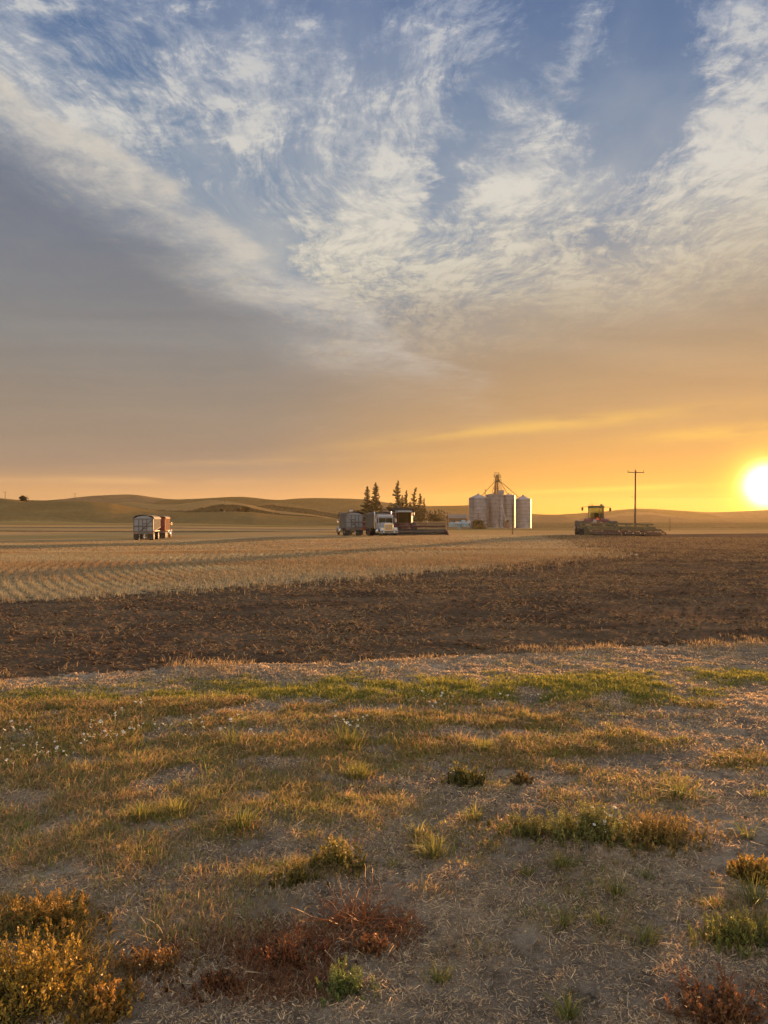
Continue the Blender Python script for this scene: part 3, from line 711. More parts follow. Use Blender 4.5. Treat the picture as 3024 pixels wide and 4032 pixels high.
pole('tiny utility pole on the skyline at the far left', 20, 1936, 1966, 470, .18, [(.2, 2.6)], 0, False)
pole('tiny utility pole on the skyline right of the lone tree', 295, 1942, 1965, 900, .30, [(.3, 4.6)], 0, False)
pole('thin dark pole beside the small bush on the hillside', 886, 1972, 2006, 600, .22, [], 0, False)
pole('thin pole left of the white shed', 1372, 2006, 2040, 430, .16, [], 0, False)
# thin line leaving the near pole to the right
a = Vector((tp.location.x - .3, 125, tp.location.z + 6.0))
w = MB(); pts = []
for k in range(25):
    s = k / 24; q = Vector((a.x + 60 * s, 125 - 42 * s, a.z + .8 * s - 1.8 * 4 * s * (1 - s) * .35)); pts.append(q)
w.path([q for q in pts], .009, 4); tag(w.build('power_line', M['darksteel']), 'thin wire running to the right from the tall near pole', 'wire')

# ================================================================== trucks and trailers (local frame: +Y forward, X right, origin on the ground)
def wheel(parent, x, y, r=.52, w=.30, dual=False, side=1):
    """wheel part > tyre, rim ; x is the outer face"""
    o = bpy.data.objects.new('wheel', None); C.objects.link(o); o.parent = parent; o.location = (x, y, r); o.empty_display_size = .2
    s = side; t = MB()
    for k in range(2 if dual else 1):
        a = -s * k * (w + .04)
        t.lathe([(r * .58, a - s * w), (r * .92, a - s * w), (r, a - s * w * .85), (r, a - s * w * .15), (r * .92, a), (r * .58, a)], 28, (0, 0, 0), 'X')
    t.build('tyre', M['black'], o)
    b = MB().lathe([(r * .585, -s * w * .5), (r * .585, -s * .02), (r * .5, -s * .04), (r * .42, -s * .12), (r * .2, -s * .12), (r * .17, s * .02), (.02, s * .03)], 20, (0, 0, 0), 'X')
    b.build('rim', M['rim'], o); return o
def grain_box(t, y0, y1, z0, z1, w=1.27, mat='grey', side_mat=None, ribs=True, arch=.32, slope=0.0, tarp=True):
    """open-top ribbed box with an arched rolled tarp; y0 is the rear"""
    sm = M[side_mat or mat]
    MB().bb((-w + .05, y0 + .05, z0 + .02), (w - .05, y1 - .05, z0 + .12)).build('box_floor', M['dkgrey'], t)
    for s in (-1, 1):
        b = MB().prism([(y0 + .04, z0 + .01), (y1 - .04, z0 + slope + .01), (y1 - .04, z1), (y0 + .04, z1)], s * (w - .05), s * w, 'X'); p = b.build('side_wall', sm, t)
        r = MB(); n = int((y1 - y0) / .30)
        if ribs:
            for k in range(1, n): y = y0 + (y1 - y0) * k / n; r.box((s * (w + .012), y, (z0 + z1) / 2 + slope * k / n / 2), (.025, .11, z1 - z0 - slope * k / n - .04))
        r.box((s * (w + .045), (y0 + y1) / 2, z1 + .03), (.10, y1 - y0, .16)); r.bar((s * (w + .03), y0, z0 + .04), (s * (w + .03), y1, z0 + slope + .04), .07, .12)
        r.build('side_rib', sm, p)
    f = [(-w, z0), (w, z0), (w, z1), (w * .5, z1 + arch * .75), (0, z1 + arch), (-w * .5, z1 + arch * .75), (-w, z1)]
    MB().prism([(x, z + (slope if z == z0 else 0)) for x, z in f], y1 - .05, y1, 'Y').build('front_wall', sm, t)
    tg = MB().prism(f, y0, y0 + .05, 'Y').build('tailgate', M['panel'] if mat == 'grey' else M[mat], t)
    if tarp:
        vs = []; n = 10
        prof = [(w * 1.03 * math.cos(math.pi * k / n), z1 + .12 + arch * math.sin(math.pi * k / n)) for k in range(n + 1)]
        poly = prof + [(x * .985, z - .03) for x, z in reversed(prof)]
        b = MB(); b.prism(poly, y0 + .02, y1 - .02, 'Y'); b.build('tarp', M['tarp'], t)
    return tg
def tail_bracing(t, y, z0, z1, w, flip=1, mat='white', logo=False):
    """framed rear door: posts, rails, ladder, diagonal tarp crank"""
    b = MB(); yy = y - .045
    for x in (-w + .05, -.42, .12, .62, w - .05): b.box((x * flip, yy, (z0 + z1) / 2), (.11, .07, z1 - z0))
    for z in (z0 + .05, z1 - .05): b.box((0, yy - .004, z), (2 * w - .02, .07, .09))
    b.build('gate_post', M['frame'], t)
    b = MB()
    for z in (z0 + (z1 - z0) * .42,): b.box((0, yy - .04, z), (2 * w - .1, .05, .08))
    for z in (z0 + (z1 - z0) * .24, z0 + (z1 - z0) * .62): b.box((-.15 * flip, yy - .05, z), (.5, .05, .08))
    b.build('ladder_rung', M['dkgrey'], t)
    MB().bar((-(w - .08) * flip, yy - .09, z1 - .1), (.42 * flip, yy - .09, z0 + .05), .07, .07).build('tarp_crank', M['dkgrey'], t)
def rear_end(t, y, z, w, plate=True, lights=True):
    MB().bb((-w, y - .06, z - .30), (w, y + .06, z - .02)).build('rear_beam', M['grey'], t)
    for s in (-1, 1):
        MB().bb((s * (w - .35) - .36, y + .05, .16), (s * (w - .35) + .36, y + .075, z - .302)).build('mud_flap', M['black'], t)
        MB().box((s * .52, y - .03, z - .58), (.06, .06, .54)).build('bumper_hanger', M['grey'], t)
        if lights:
            for k in range(2): MB().lathe([(.05, 0), (.05, .02)], 10, (s * (w - .2 - k * .16), y - .085, z - .16), 'Y').build('tail_light', M['sign_red'], t)
    MB().box((0, y - .035, z - .86), (1.5, .08, .09)).build('bumper_bar', M['dkgrey'], t)
    MB().box((.12, y - .05, z - .62), (.34, .02, .18)).build('number_plate', M['white'], t)
def chassis(t, y0, y1, z=.85, w=.42):
    b = MB()
    for s in (-1, 1): b.box((s * w, (y0 + y1) / 2, z), (.09, y1 - y0, .26))
    for k in range(6): b.box((0, y0 + .2 + (y1 - y0 - .4) * k / 5, z), (2 * w, .1, .18))
    b.build('chassis', M['dkgrey'], t)
def axle(t, y, r=.52):
    MB().tube((-1.1, y, r), (1.1, y, r), .07, 8).build('axle', M['dkgrey'], t)
def conv_cab(t, yb, mat='white', grille=True, amber=True):
    """conventional cab: its rear wall at yb; hood and grille in front"""
    m = M[mat]; yc = yb + 1.55; yf = yc + 1.75
    # cab shell with real window openings
    b = MB()
    b.bb((-1.0, yb, .75), (1.0, yb + .06, 2.75)); b.bb((-1.0, yb + .06, .75), (1.0, yc, .95))
    for s in (-1, 1):
        b.bb(sorted((s * .94, s * 1.0))[0:1] + [yb + .06, .95], sorted((s * .94, s * 1.0))[1:2] + [yc, 1.75])
        lo, hi = sorted((s * .94, s * 1.0))
        b.bb((lo, yb + .06, 1.75), (hi, yb + .45, 2.42)); b.bb((lo, yc - .16, 1.75), (hi, yc, 2.42)); b.bb((lo, yb + .06, 2.42), (hi, yc, 2.6))
    b.bb((-.94, yc - .06, .95), (.94, yc, 1.80)); b.bb((-.94, yc - .06, 2.44), (.94, yc, 2.6)); b.bb((-.03, yc - .05, 1.80), (.03, yc - .01, 2.44))
    b.prism([(yb + .061, 2.601), (yc + .16, 2.601), (yc + .05, 2.78), (yb + .5, 2.92), (yb + .061, 2.88)], -1.0, 1.0, 'X')
    cab = b.build('cab', m, t)
    for s in (-1, 1): MB().bb((min(s * .03, s * .93), yc - .045, 1.81), (max(s * .03, s * .93), yc - .03, 2.43)).build('windshield', M['glass'], cab)
    for s in (-1, 1):
        MB().bb((min(s * .965, s * .975), yb + .455, 1.76), (max(s * .965, s * .975), yc - .165, 2.415)).build('side_window', M['glass'], cab)
        d = MB(); d.bb((min(s * 1.001, s * 1.02), yb + .4, 1.0), (max(s * 1.001, s * 1.02), yc - .1, 1.72)); d.build('door', m, cab)
        MB().box((s * 1.035, yb + .55, 1.5), (.03, .16, .04)).build('door_handle', M['chrome'], cab)
    MB().bb((-.7, yb + .25, .96), (-.15, yb + .8, 1.45)).build('driver_seat', M['seat'], cab)
    b = MB(); b.lathe([(.2, -.015), (.23, 0), (.2, .015)], 16, (-.42, yc - .35, 1.72), 'Y'); b.build('steering_wheel', M['black'], cab)
    for k in (-.72, -.30, 0, .30, .72): MB().box((k, yc + .1, 2.84), (.12, .16, .06)).build('roof_marker_light', M['amber'], cab)
    # hood
    h = MB(); n = 6
    ring = lambda y, w, z0, z1: [(-w, y, z0), (-w, y, z1 - .22), (-w + .2, y, z1), (w - .2, y, z1), (w, y, z1 - .22), (w, y, z0)]
    A_ = ring(yc + .002, .80, .85, 1.86); B_ = ring(yf - .08, .62, .85, 1.72)
    h.add(A_ + B_, [tuple(range(5, -1, -1)), tuple(range(6, 12))] + [(k, (k + 1) % 6, 6 + (k + 1) % 6, 6 + k) for k in range(6)])
    hood = h.build('hood', m, t, .03)
    g = MB(); g.prism([(-.56, .78), (.56, .78), (.56, 1.62), (.46, 1.74), (-.46, 1.74), (-.56, 1.62)], yf - .075, yf - .02, 'Y'); gs = g.build('grille_shell', M['chrome'], t, .015)
    MB().bb((-.47, yf - .019, .86), (.47, yf - .005, 1.60)).build('grille', M['dkgrey'], gs)
    b = MB()
    for k in range(17): b.box((-.45 + k * .05625, yf + .004, 1.23), (.018, .02, .73))
    for k in (-.235, 0, .235): b.box((k, yf + .01, 1.23), (.04, .022, .74))
    b.build('grille_bar', M['chrome'], gs)
    for s in (-1, 1):
        f = MB(); pts = []
        yw = yf - .55
        for k in range(9): a = math.pi * k / 8; pts.append((yw + .72 * math.cos(a), .56 + .66 * math.sin(a)))
        pts2 = [(yw + .66 * math.cos(math.pi * k / 8), .52 + .62 * math.sin(math.pi * k / 8)) for k in range(8, -1, -1)]
        f.prism(pts + pts2, s * .60, s * 1.19, 'X'); f.build('fender', m, t)
        hl = MB().box((s * .86, yf - .02, 1.02), (.42, .16, .24)); hh = hl.build('headlight_housing', M['chrome'], t, .02)
        for q in (-.1, .1): MB().lathe([(.085, yf + .062), (.08, yf + .08)], 14, (s * .86 + q, 0, 1.02), 'Y').build('headlight', M['lens'], hh)
        MB().tube((s * 1.05, yc - .3, 2.45), (s * 1.36, yc - .15, 2.35), .02, 6).build('mirror_arm', M['chrome'], t)
        mm = MB().box((s * 1.38, yc - .15, 2.12), (.20, .06, .48)).build('mirror', M['white'], t, .01)
        MB().box((s * 1.38, yc - .185, 2.12), (.17, .008, .44)).build('mirror_glass', M['chrome'], mm)
        MB().path([(s * 1.12, yb - .12, 1.0), (s * 1.12, yb - .12, 2.95), (s * 1.16, yb - .3, 3.32)], .075, 10).build('exhaust_stack', M['chrome'], t)
        b = MB().lathe([(.1, yb + .35), (.28, yb + .36), (.28, yb + 1.35), (.1, yb + 1.36)], 18, (s * .98, 0, .68), 'Y'); b.build('fuel_tank', M['chrome'], t)
        b = MB(); b.box((s * .98, yb + .8, 1.0), (.36, .5, .05)); b.build('step', M['grey'], t)
    MB().bb((-1.2, yf + .06, .42), (1.2, yf + .16, .78)).build('bumper', M['grey'], t, .02)
    for s in (-1, 1): MB().lathe([(.08, yf + .162), (.07, yf + .18)], 12, (s * .7, 0, .62), 'Y').build('fog_light', M['lens'], t)
    for s, sd in ((-1, -1), (1, 1)): wheel(t, s * 1.12, yf - .55, .52, .30, False, sd)
    axle(t, yf - .55)
    return yf
def grain_truck(name, label, loc, rz, box_len=5.9, z0=1.15, z1=2.85, box='grey', side=None, cabm='white', group='grain trucks parked on the stubble', tandem=True, brace=True, ribs=True, slope=0.0):
    t = thing(name, label, 'grain truck', loc, rz, group)
    tg = grain_box(t, 0, box_len, z0, z1, 1.27, box, side, ribs, .30, slope)
    if brace: tail_bracing(tg, 0, z0 + .02, z1, 1.27, 1)
    rear_end(t, 0, z0 - .02, 1.25)
    chassis(t, .1, box_len + 3.2)
    ys = (1.2, 2.5) if tandem else (1.7,)
    for y in ys:
        axle(t, y)
        for s in (-1, 1): wheel(t, s * 1.24, y, .52, .26, True, s)
    conv_cab(t, box_len + .35, cabm)
    return t
def grain_trailer(name, label, loc, rz, Lb=6.2, z0=1.15, z1=2.9):
    t = thing(name, label, 'trailer', loc, rz)
    tg = grain_box(t, 0, Lb, z0, z1, 1.30, 'grey', 'grey', True, .40, .55)
    tail_bracing(tg, 0, z0 + .02, z1, 1.30, -1); rear_end(t, 0, z0 - .02, 1.28)
    chassis(t, .1, Lb - .1)
    for y in (.85, 4.9):
        axle(t, y)
        for s in (-1, 1): wheel(t, s * 1.26, y, .52, .26, True, s)
    MB().path([(-.4, Lb - .2, .8), (0, Lb + 1.5, .75), (.4, Lb - .2, .8)], .05, 8).build('drawbar', M['dkgrey'], t)
    return t
def place(u, Y, side_off=0.0): return (X(u, Y), Y, gz(X(u, Y), Y) - .03)

# left pair: silver pup trailer behind a red truck, its sunlit side coloured orange, seen from the rear right
hd = R(8.0)
g = place(565, 103)
grain_trailer('grain_trailer', 'silver ribbed grain trailer with a dark arched tarp, seen from behind at the left', g, hd)
p = Vector(g) + Matrix.Rotation(hd, 3, 'Z') @ Vector((.35, 8.6, 0)); p.z = gz(p.x, p.y) - .03
t = grain_truck('grain_truck', 'dark red grain truck with a sunlit orange side, hitched ahead of the silver trailer', p, hd + R(1), 5.6, 1.15, 2.95, 'red', 'orange', 'white', brace=False)
# middle pair
g = place(1395, 110)
grain_truck('grain_truck', 'grey grain truck seen from behind with a framed tailgate, left of the white truck', g, R(11.5), 6.0, 1.15, 3.02, 'grey', 'grey', 'white', ribs=False)
g = Vector(place(1531, 100.5)); hd = math.pi + R(13)
off = Matrix.Rotation(hd, 3, 'Z') @ Vector((0, -(5.2 + .35 + 3.3), 0)); g = g + off; g.z = gz(g.x, g.y - 4) - .02
grain_truck('grain_truck', 'white long nosed grain truck facing the camera with a tall chrome grille', g, hd, 5.2, 1.15, 2.86, 'grey', 'grey', 'white')
# small red truck half hidden between them
g = place(1441, 121)
t = thing('farm_truck', 'small dark red farm truck mostly hidden between the grey and white grain trucks', 'truck', g, R(6))
MB().bb((-1.0, 0, .75), (1.0, 3.0, 1.5)).build('bed', M['red'], t); MB().bb((-.95, 3.05, .7), (.95, 4.5, 2.0)).build('cab', M['red'], t)
MB().prism([(4.5, .6), (6.0, .6), (6.0, 1.25), (4.5, 1.4)], -.9, .9, 'X').build('hood', M['red'], t)
for y in (1.2, 5.2):
    for s in (-1, 1): wheel(t, s * 1.0, y, .42, .24, False, s)
MB().bb((-.7, 3.035, 1.45), (.7, 3.048, 1.85)).build('rear_window', M['glass'], t)
MB().bb((-.95, -.08, .5), (.95, -.005, .68)).build('bumper', M['chrome'], t)
for s in (-1, 1): MB().box((s * 1.12, 4.3, 1.9), (.2, .06, .36)).build('mirror', M['white'], t)
M['wine'] = paint('wine_red_paint', (.095, .018, .018), .4, 0, .4, (.08, .05, .03))
M['maroon'] = paint('maroon_paint', (.085, .014, .012), .4, 0, .4, (.07, .045, .03))

# ================================================================== combine harvester (local +Y is its front)
g = Vector(place(1586, 111)); t = thing('combine_harvester', 'dark red combine harvester with a long reel header, beside the white truck', 'combine harvester', g, math.pi + R(10))
b = MB()
b.prism([(-6.2, 1.1), (-.35, 1.1), (-.35, 3.3), (-1.0, 3.45), (-6.0, 3.35), (-6.9, 2.6), (-6.9, 1.6)], -1.45, 1.45, 'X'); b.build('body', M['maroon'], t, .04)
for s in (-1, 1): MB().bb((min(s * 1.452, s * 1.50), -5.6, 1.3), (max(s * 1.452, s * 1.50), -.6, 3.0)).build('side_panel', M['maroon'], t)
b = MB()   # flared grain tank
for (a0_, a1_) in (((-1.3, -.6), (-1.75, -.35)), ((-1.3, -3.2), (-1.75, -3.5))):
    b.add([(-1.3, a0_[1], 3.4), (1.3, a0_[1], 3.4), (1.75, a1_[1], 3.95), (-1.75, a1_[1], 3.95), (-1.3, a0_[1] - .05, 3.4), (1.3, a0_[1] - .05, 3.4), (1.75, a1_[1] - .05, 3.95), (-1.75, a1_[1] - .05, 3.95)],
          [(0, 1, 2, 3), (7, 6, 5, 4), (0, 4, 5, 1), (3, 2, 6, 7), (0, 3, 7, 4), (1, 5, 6, 2)])
for s in (-1, 1):
    x0, x1 = s * 1.3, s * 1.75
    b.add([(x0, -.6, 3.4), (x0, -3.2, 3.4), (x1, -3.5, 3.95), (x1, -.35, 3.95), (x0 - .05 * s, -.6, 3.4), (x0 - .05 * s, -3.2, 3.4), (x1 - .05 * s, -3.5, 3.95), (x1 - .05 * s, -.35, 3.95)],
          [(0, 1, 2, 3), (7, 6, 5, 4), (0, 4, 5, 1), (3, 2, 6, 7), (0, 3, 7, 4), (1, 5, 6, 2)])
b.build('grain_tank', M['tarp'], t)
MB().tube((.1, -1.2, 3.6), (.6, -1.9, 4.35), .12, 8).build('filling_auger', M['dkgrey'], t)
MB().tube((1.55, -.9, 3.25), (1.75, -6.6, 3.5), .18, 10).build('unloading_auger', M['maroon'], t)
# cab
c = MB()
for s in (-1, 1):
    c.bar((s * .86, 1.05, 1.75), (s * .90, 1.20, 3.35), .09, .09); c.bar((s * .86, -.25, 1.75), (s * .88, -.25, 3.35), .1, .1)
c.bb((-.92, -.3, 1.62), (.92, 1.12, 1.78)); c.bb((-.9, -.34, 1.75), (.9, -.28, 3.3))
cab = c.build('cab', M['maroon'], t)
MB().prism([(-.45, 3.36), (1.35, 3.36), (1.55, 3.44), (1.4, 3.55), (-.4, 3.6)], -1.05, 1.05, 'X').build('cab_roof', M['white'], cab, .02)
MB().bb((-.84, 1.08, 1.8), (.84, 1.095, 3.34)).build('windshield', M['glass'], cab)
for s in (-1, 1): MB().bb((min(s * .865, s * .88), -.2, 1.8), (max(s * .865, s * .88), 1.0, 3.34)).build('side_window', M['glass'], cab)
MB().bb((-.28, .0, 1.8), (.28, .5, 2.6)).build('operator_seat', M['seat'], cab)
MB().path([(0, .95, 1.8), (0, .8, 2.3)], .05).build('steering_column', M['black'], cab)
for k in (-.75, -.3, .3, .75): MB().box((k, 1.50, 3.46), (.2, .06, .10)).build('work_light', M['lens'], cab)
for s in (-1, 1):
    MB().path([(s * .95, 1.2, 3.3), (s * 1.35, 1.55, 3.3), (s * 1.35, 1.55, 2.9)], .025).build('mirror_arm', M['white'], t)
    MB().box((s * 1.35, 1.55, 2.65), (.24, .06, .5)).build('mirror', M['dkgrey'], t)
b = MB()   # ladder and platform on its left
for s in (0, .45): b.tube((-1.15 - s * .2, .9 - s, 1.75), (-1.7 - s * .2, .95 - s, .45), .03, 6)
for k in range(5): b.box((-1.28 - k * .1, .68, 1.6 - k * .27), (.12, .45, .04))
b.path([(-1.05, 1.1, 1.75), (-1.05, 1.1, 2.75), (-1.35, .5, 2.75), (-1.35, .5, 1.75)], .022); b.build('ladder', M['white'], t)
MB().box((-1.15, .5, 1.72), (.5, 1.3, .06)).build('platform', M['dkgrey'], t)
for s in (-1, 1): wheel(t, s * 1.95, .1, .95, .62, False, s); wheel(t, s * 1.6, -5.2, .62, .42, False, s)
MB().tube((-1.5, .1, .95), (1.5, .1, .95), .14).build('front_axle', M['dkgrey'], t); MB().tube((-1.3, -5.2, .62), (1.3, -5.2, .62), .1).build('rear_axle', M['dkgrey'], t)
MB().prism([(.5, .95), (2.9, .35), (2.9, 1.0), (.5, 1.85)], -.65, .65, 'X').build('feeder_house', M['maroon'], t)
# header: reel, cutter bar, end shields
W = 5.5
b = MB(); b.prism([(2.95, .18), (3.9, .14), (3.9, .20), (3.05, .30), (3.02, .80), (2.95, .80)], -W, W, 'X'); hb = b.build('header_frame', M['dkgrey'], t)
MB().tube((-W + .1, 3.25, .52), (W - .1, 3.25, .52), .2, 12).build('header_auger', M['dkgrey'], hb)
b = MB()
n = int(2 * W / .15)
for k in range(n): b.box((-W + .1 + k * .15, 3.98, .17), (.035, .2, .03))
b.build('cutter_bar', M['grey'], hb)
b = MB(); b.bar((-W, 2.9, .80), (W, 2.9, .80), .12, .12); b.bar((-W, 2.9, .55), (W, 2.9, .55), .08, .08); b.build('back_beam', M['maroon'], hb)
for s in (-1, 1):
    MB().prism([(2.9, .12), (4.5, .08), (4.7, .2), (3.9, .75), (2.9, 1.0)], s * W, s * (W + .09), 'X').build('end_shield', M['maroon'], t)
for s, lo, hi in ((-1, -W + .15, -.1), (1, .1, W - .15)):
    rz_ = 1.35; ry = 3.7
    o = MB().tube((lo, ry, rz_), (hi, ry, rz_), .13, 10).build('reel', M['maroon'], t)
    b = MB()
    for q in range(6):
        a = q * math.pi / 3 + .2; yy, zz = ry + .5 * math.cos(a), rz_ + .5 * math.sin(a); b.tube((lo, yy, zz), (hi, yy, zz), .018, 5)
    b.build('bat', M['dkgrey'], o)
    for x in (lo, (lo + hi) / 2, hi):
        w_ = MB()
        for q in range(6):
            a = q * math.pi / 3 + .2; yy, zz = ry + .5 * math.cos(a), rz_ + .5 * math.sin(a); w_.tube((x, ry, rz_), (x, yy, zz), .02, 5)
            a2 = a + math.pi / 3; w_.tube((x, yy, zz), (x, ry + .5 * math.cos(a2), rz_ + .5 * math.sin(a2)), .02, 5)
        w_.build('spider', M['dkgrey'], o)
    tn = MB()
    for x in np.arange(lo, hi, .15):
        for q in (4, 5, 3): a = q * math.pi / 3 + .2; yy, zz = ry + .5 * math.cos(a), rz_ + .5 * math.sin(a); tn.box((x, yy, zz - .12), (.015, .015, .24))
    tn.build('tine', M['dkgrey'], o)
for s in (-1, 0, 1):
    x = s * (W - .02); MB().bar((x, 2.9, 1.0), (x, 3.8, 1.2), .08, .1).build('reel_arm', M['maroon'], t)
MB().tube((-2.9, 3.0, 1.2), (-2.9, 3.0, 1.95), .02).build('marker_pole', M['white'], t); MB().box((-2.9, 3.0, 2.02), (.16, .05, .16)).build('marker', M['white'], t)

# ================================================================== articulated tractor seen from behind
tg_ = Vector(place(2348, 96)); t = thing('tractor', 'dark red articulated tractor with a glazed cab, seen from behind, in front of the cultivator', 'tractor', tg_, R(-13))
b = MB(); b.prism([(-1.0, .9), (1.7, .9), (1.7, 1.9), (.4, 1.95), (-1.0, 1.6)], -.62, .62, 'X'); b.prism([(1.7, .85), (5.0, .85), (5.0, 1.9), (3.8, 2.2), (1.7, 2.25)], -.6, .6, 'X'); b.build('hood', M['wine'], t, .03)
c = MB()
for s in (-1, 1):
    c.bar((s * .86, -.15, 1.75), (s * .84, -.05, 3.42), .11, .11); c.bar((s * .9, 1.55, 1.75), (s * .86, 1.45, 3.42), .10, .10); c.bar((s * .89, .75, 1.75), (s * .86, .75, 3.42), .07, .07)
c.bb((-.9, -.22, 1.60), (.9, 1.6, 1.78)); c.bb((-.84, -.2, 1.78), (.84, -.12, 2.16)); c.bar((.34, -.12, 2.1), (.34, -.02, 3.42), .07, .07)
cab = c.build('cab', M['wine'], t)
MB().prism([(-.35, 3.42), (1.75, 3.42), (1.8, 3.56), (1.5, 3.68), (-.2, 3.68), (-.4, 3.56)], -.98, .98, 'X').build('cab_roof', M['olive'], cab, .02)
MB().bb((-.8, -.13, 2.17), (.8, -.118, 3.41)).build('rear_window', M['glass'], cab)
for s in (-1, 1): MB().bb((min(s * .865, s * .88), -.1, 1.8), (max(s * .865, s * .88), 1.4, 3.41)).build('side_window', M['glass'], cab)
MB().bb((-.8, 1.45, 2.2), (.8, 1.462, 3.41)).build('windshield', M['glass'], cab)
MB().prism([(.15, 1.8), (.7, 1.8), (.7, 2.25), (.32, 2.3), (.28, 2.75), (.15, 2.75)], -.25, .25, 'X').build('operator_seat', M['seat'], cab)
b = MB(); rot = Matrix.Rotation(R(55), 3, 'X')
for k in range(16):
    a, a2 = 2 * math.pi * k / 16, 2 * math.pi * (k + 1) / 16
    f = lambda q: rot @ Vector((.22 * math.cos(q), .22 * math.sin(q), 0)) + Vector((-.15, 1.1, 2.72)); b.tube(f(a), f(a2), .018, 5)
b.tube((-.15, 1.1, 2.72), (-.15, 1.3, 2.2), .03); b.build('steering_wheel', M['black'], cab)
for x, h, r_ in ((-.75, .32, .045), (-.45, .18, .07), (.1, .12, .03)): MB().tube((x, .1, 3.66), (x, .1, 3.68 + h), r_ * .5, 8, r_).build('beacon', M['amber'], cab)
MB().lathe([(.18, 3.67), (.2, 3.78), (.1, 3.86)], 14, (.65, .3, 0)).build('gps_dome', M['olive'], cab)
for s, dz in ((-1, 0), (1, -.1)):
    MB().path([(s * .9, .1, 3.5 + dz), (s * 1.55, .15, 3.62 + dz), (s * 1.68, .15, 3.5 + dz)], .025).build('mirror_arm', M['darksteel'], t)
    MB().box((s * 1.68, .15, 3.28 + dz), (.24, .07, .42)).build('mirror', M['darksteel'], t, .02)
for s in (-1, 1):
    f = MB(); pts = [(-.95 + .0, 1.5), (-.8, 1.85), (-.3, 2.08), (.5, 2.12), (1.2, 2.0), (1.5, 1.7), (1.45, 1.62), (1.1, 1.9), (.5, 2.03), (-.25, 2.0), (-.7, 1.78), (-.88, 1.46)]
    f.prism(pts, s * .55, s * 1.42, 'X'); f.build('fender', M['wine'], t)
    MB().box((s * .55, -.98, 1.55), (.3, .06, .12)).build('tail_light', M['amber'], t)
    for yy in (.1, 3.9): wheel(t, s * 2.55, yy, .90, .60, True, s)
MB().tube((-2, .1, .9), (2, .1, .9), .16).build('rear_axle', M['dkgrey'], t); MB().tube((-2, 3.9, .9), (2, 3.9, .9), .16).build('front_axle', M['dkgrey'], t)
a = [Vector((.26 * math.cos(R(90 + 120 * k)), 0, .26 * math.sin(R(90 + 120 * k)))) for k in range(3)]
MB().prism([(v.x + .12, v.z + 2.02) for v in a], -.255, -.225, 'Y').build('warning_triangle', M['sign_red'], t)
MB().bb((-.42, -1.06, 1.55), (.0, -.99, 1.95)).build('toolbox', M['white'], t)
MB().bb((-.5, -1.3, .55), (.5, -.9, .95)).build('hitch', M['dkgrey'], t)
MB().tube((.9, 2.0, 2.2), (.9, 2.0, 3.25), .07).build('exhaust_stack', M['dkgrey'], t)

# ================================================================== wide cultivator towed behind it
pl = Vector((X(2310, 86), 86, 0)); pr = Vector((X(2604, 92), 92, 0)); pl.z = gz(pl.x, pl.y); pr.z = gz(pr.x, pr.y)
d = pr - pl; Wc = d.length; ang = math.atan2(d.y, d.x); mid = (pl + pr) / 2
t = thing('cultivator', 'wide olive green cultivator with dark roller bars stretched out behind the tractor', 'cultivator', (mid.x, mid.y, mid.z), ang, None, (0, 0))
t.rotation_euler = (0, -math.asin(d.z / Wc), ang); hw = Wc / 2
secs = [(-hw, -hw + Wc * .43), (-hw + Wc * .445, -hw + Wc * .72), (-hw + Wc * .735, hw)]
for a_, b_ in secs:
    f = MB()
    for yy, zz, q in ((1.0, 1.02, .26), (2.1, .94, .22), (3.0, .92, .2), (.1, .74, .24)): f.bar((a_ + (1.5 if a_ < -hw + .1 and yy > 1.5 else 0), yy, zz), (b_, yy, zz), q, q)
    nx = max(3, int((b_ - a_) / 1.5))
    for k in range(nx + 1): x = a_ + .1 + (b_ - a_ - .2) * k / nx; f.bar((x, .1, .80), (x, 3.0 if k or a_ > -hw + .1 else 1.0, .98), .1, .1)
    fr = f.build('frame_section', M['olive'], t)
    p = MB()
    for k in range(0, nx + 1): x = a_ + .1 + (b_ - a_ - .2) * k / nx; p.prism([(.92, .74), (1.12, .74), (1.2, 1.34), (1.05, 1.34)], x - .13, x + .13, 'X') if k % 2 == 0 else None
    p.build('upright', M['olive'], fr)
    MB().bar((a_ + .2, 1.15, 1.40), (b_ - .2, 1.15, 1.40), .24, .2).build('upper_beam', M['olive'], fr)
    h = MB()
    for zz, yy in ((.64, -.5), (.44, -.75), (.24, -.9)): h.tube((a_ + .1, yy, zz), (b_ - .1, yy, zz), .045, 8)
    for x in (a_ + .08, (a_ + b_) / 2, b_ - .08): h.bar((x, .1, .72), (x, -.95, .18), .07, .1)
    h.build('roller_bar', M['rust'], fr)
    s = MB(); n = int((b_ - a_) / .30)
    for k in range(n):
        x = a_ + .15 + k * .30; yy = (2.1, 3.0, 1.0)[k % 3]
        if x < -hw + 1.6 and yy > 1.5: continue
        s.path([(x, yy, .9), (x, yy - .28, .62), (x, yy - .12, .25), (x, yy + .12, .06)], .032, 5)
    s.build('shank', M['darksteel'], fr)
    c = MB(); n = int((b_ - a_) / .42)
    for k in range(n):
        x = a_ + .2 + k * .42; c.lathe([(.02, -.015), (.25, -.01), (.25, .01), (.02, .015)], 14, (x, -.2, .27), 'X'); c.bar((x, .08, .7), (x, -.2, .27), .04, .04)
    c.build('disc', M['grey'], fr)
for x in (-hw + .9, -1.2, 1.8, hw - 1.2): wheel(t, x, 1.6, .42, .28, False, 1)
MB().prism([(-.5, .05), (.25, .05), (.25, 1.0), (-.2, 1.0), (-.5, .6)], -hw - .12, -hw - .04, 'X').build('end_plate', M['olive'], t)
MB().path([(-1.2, 3.0, .9), (-.3, 6.8, .75), (.8, 3.0, .9)], .1, 8).build('drawbar', M['olive'], t)
b = MB()
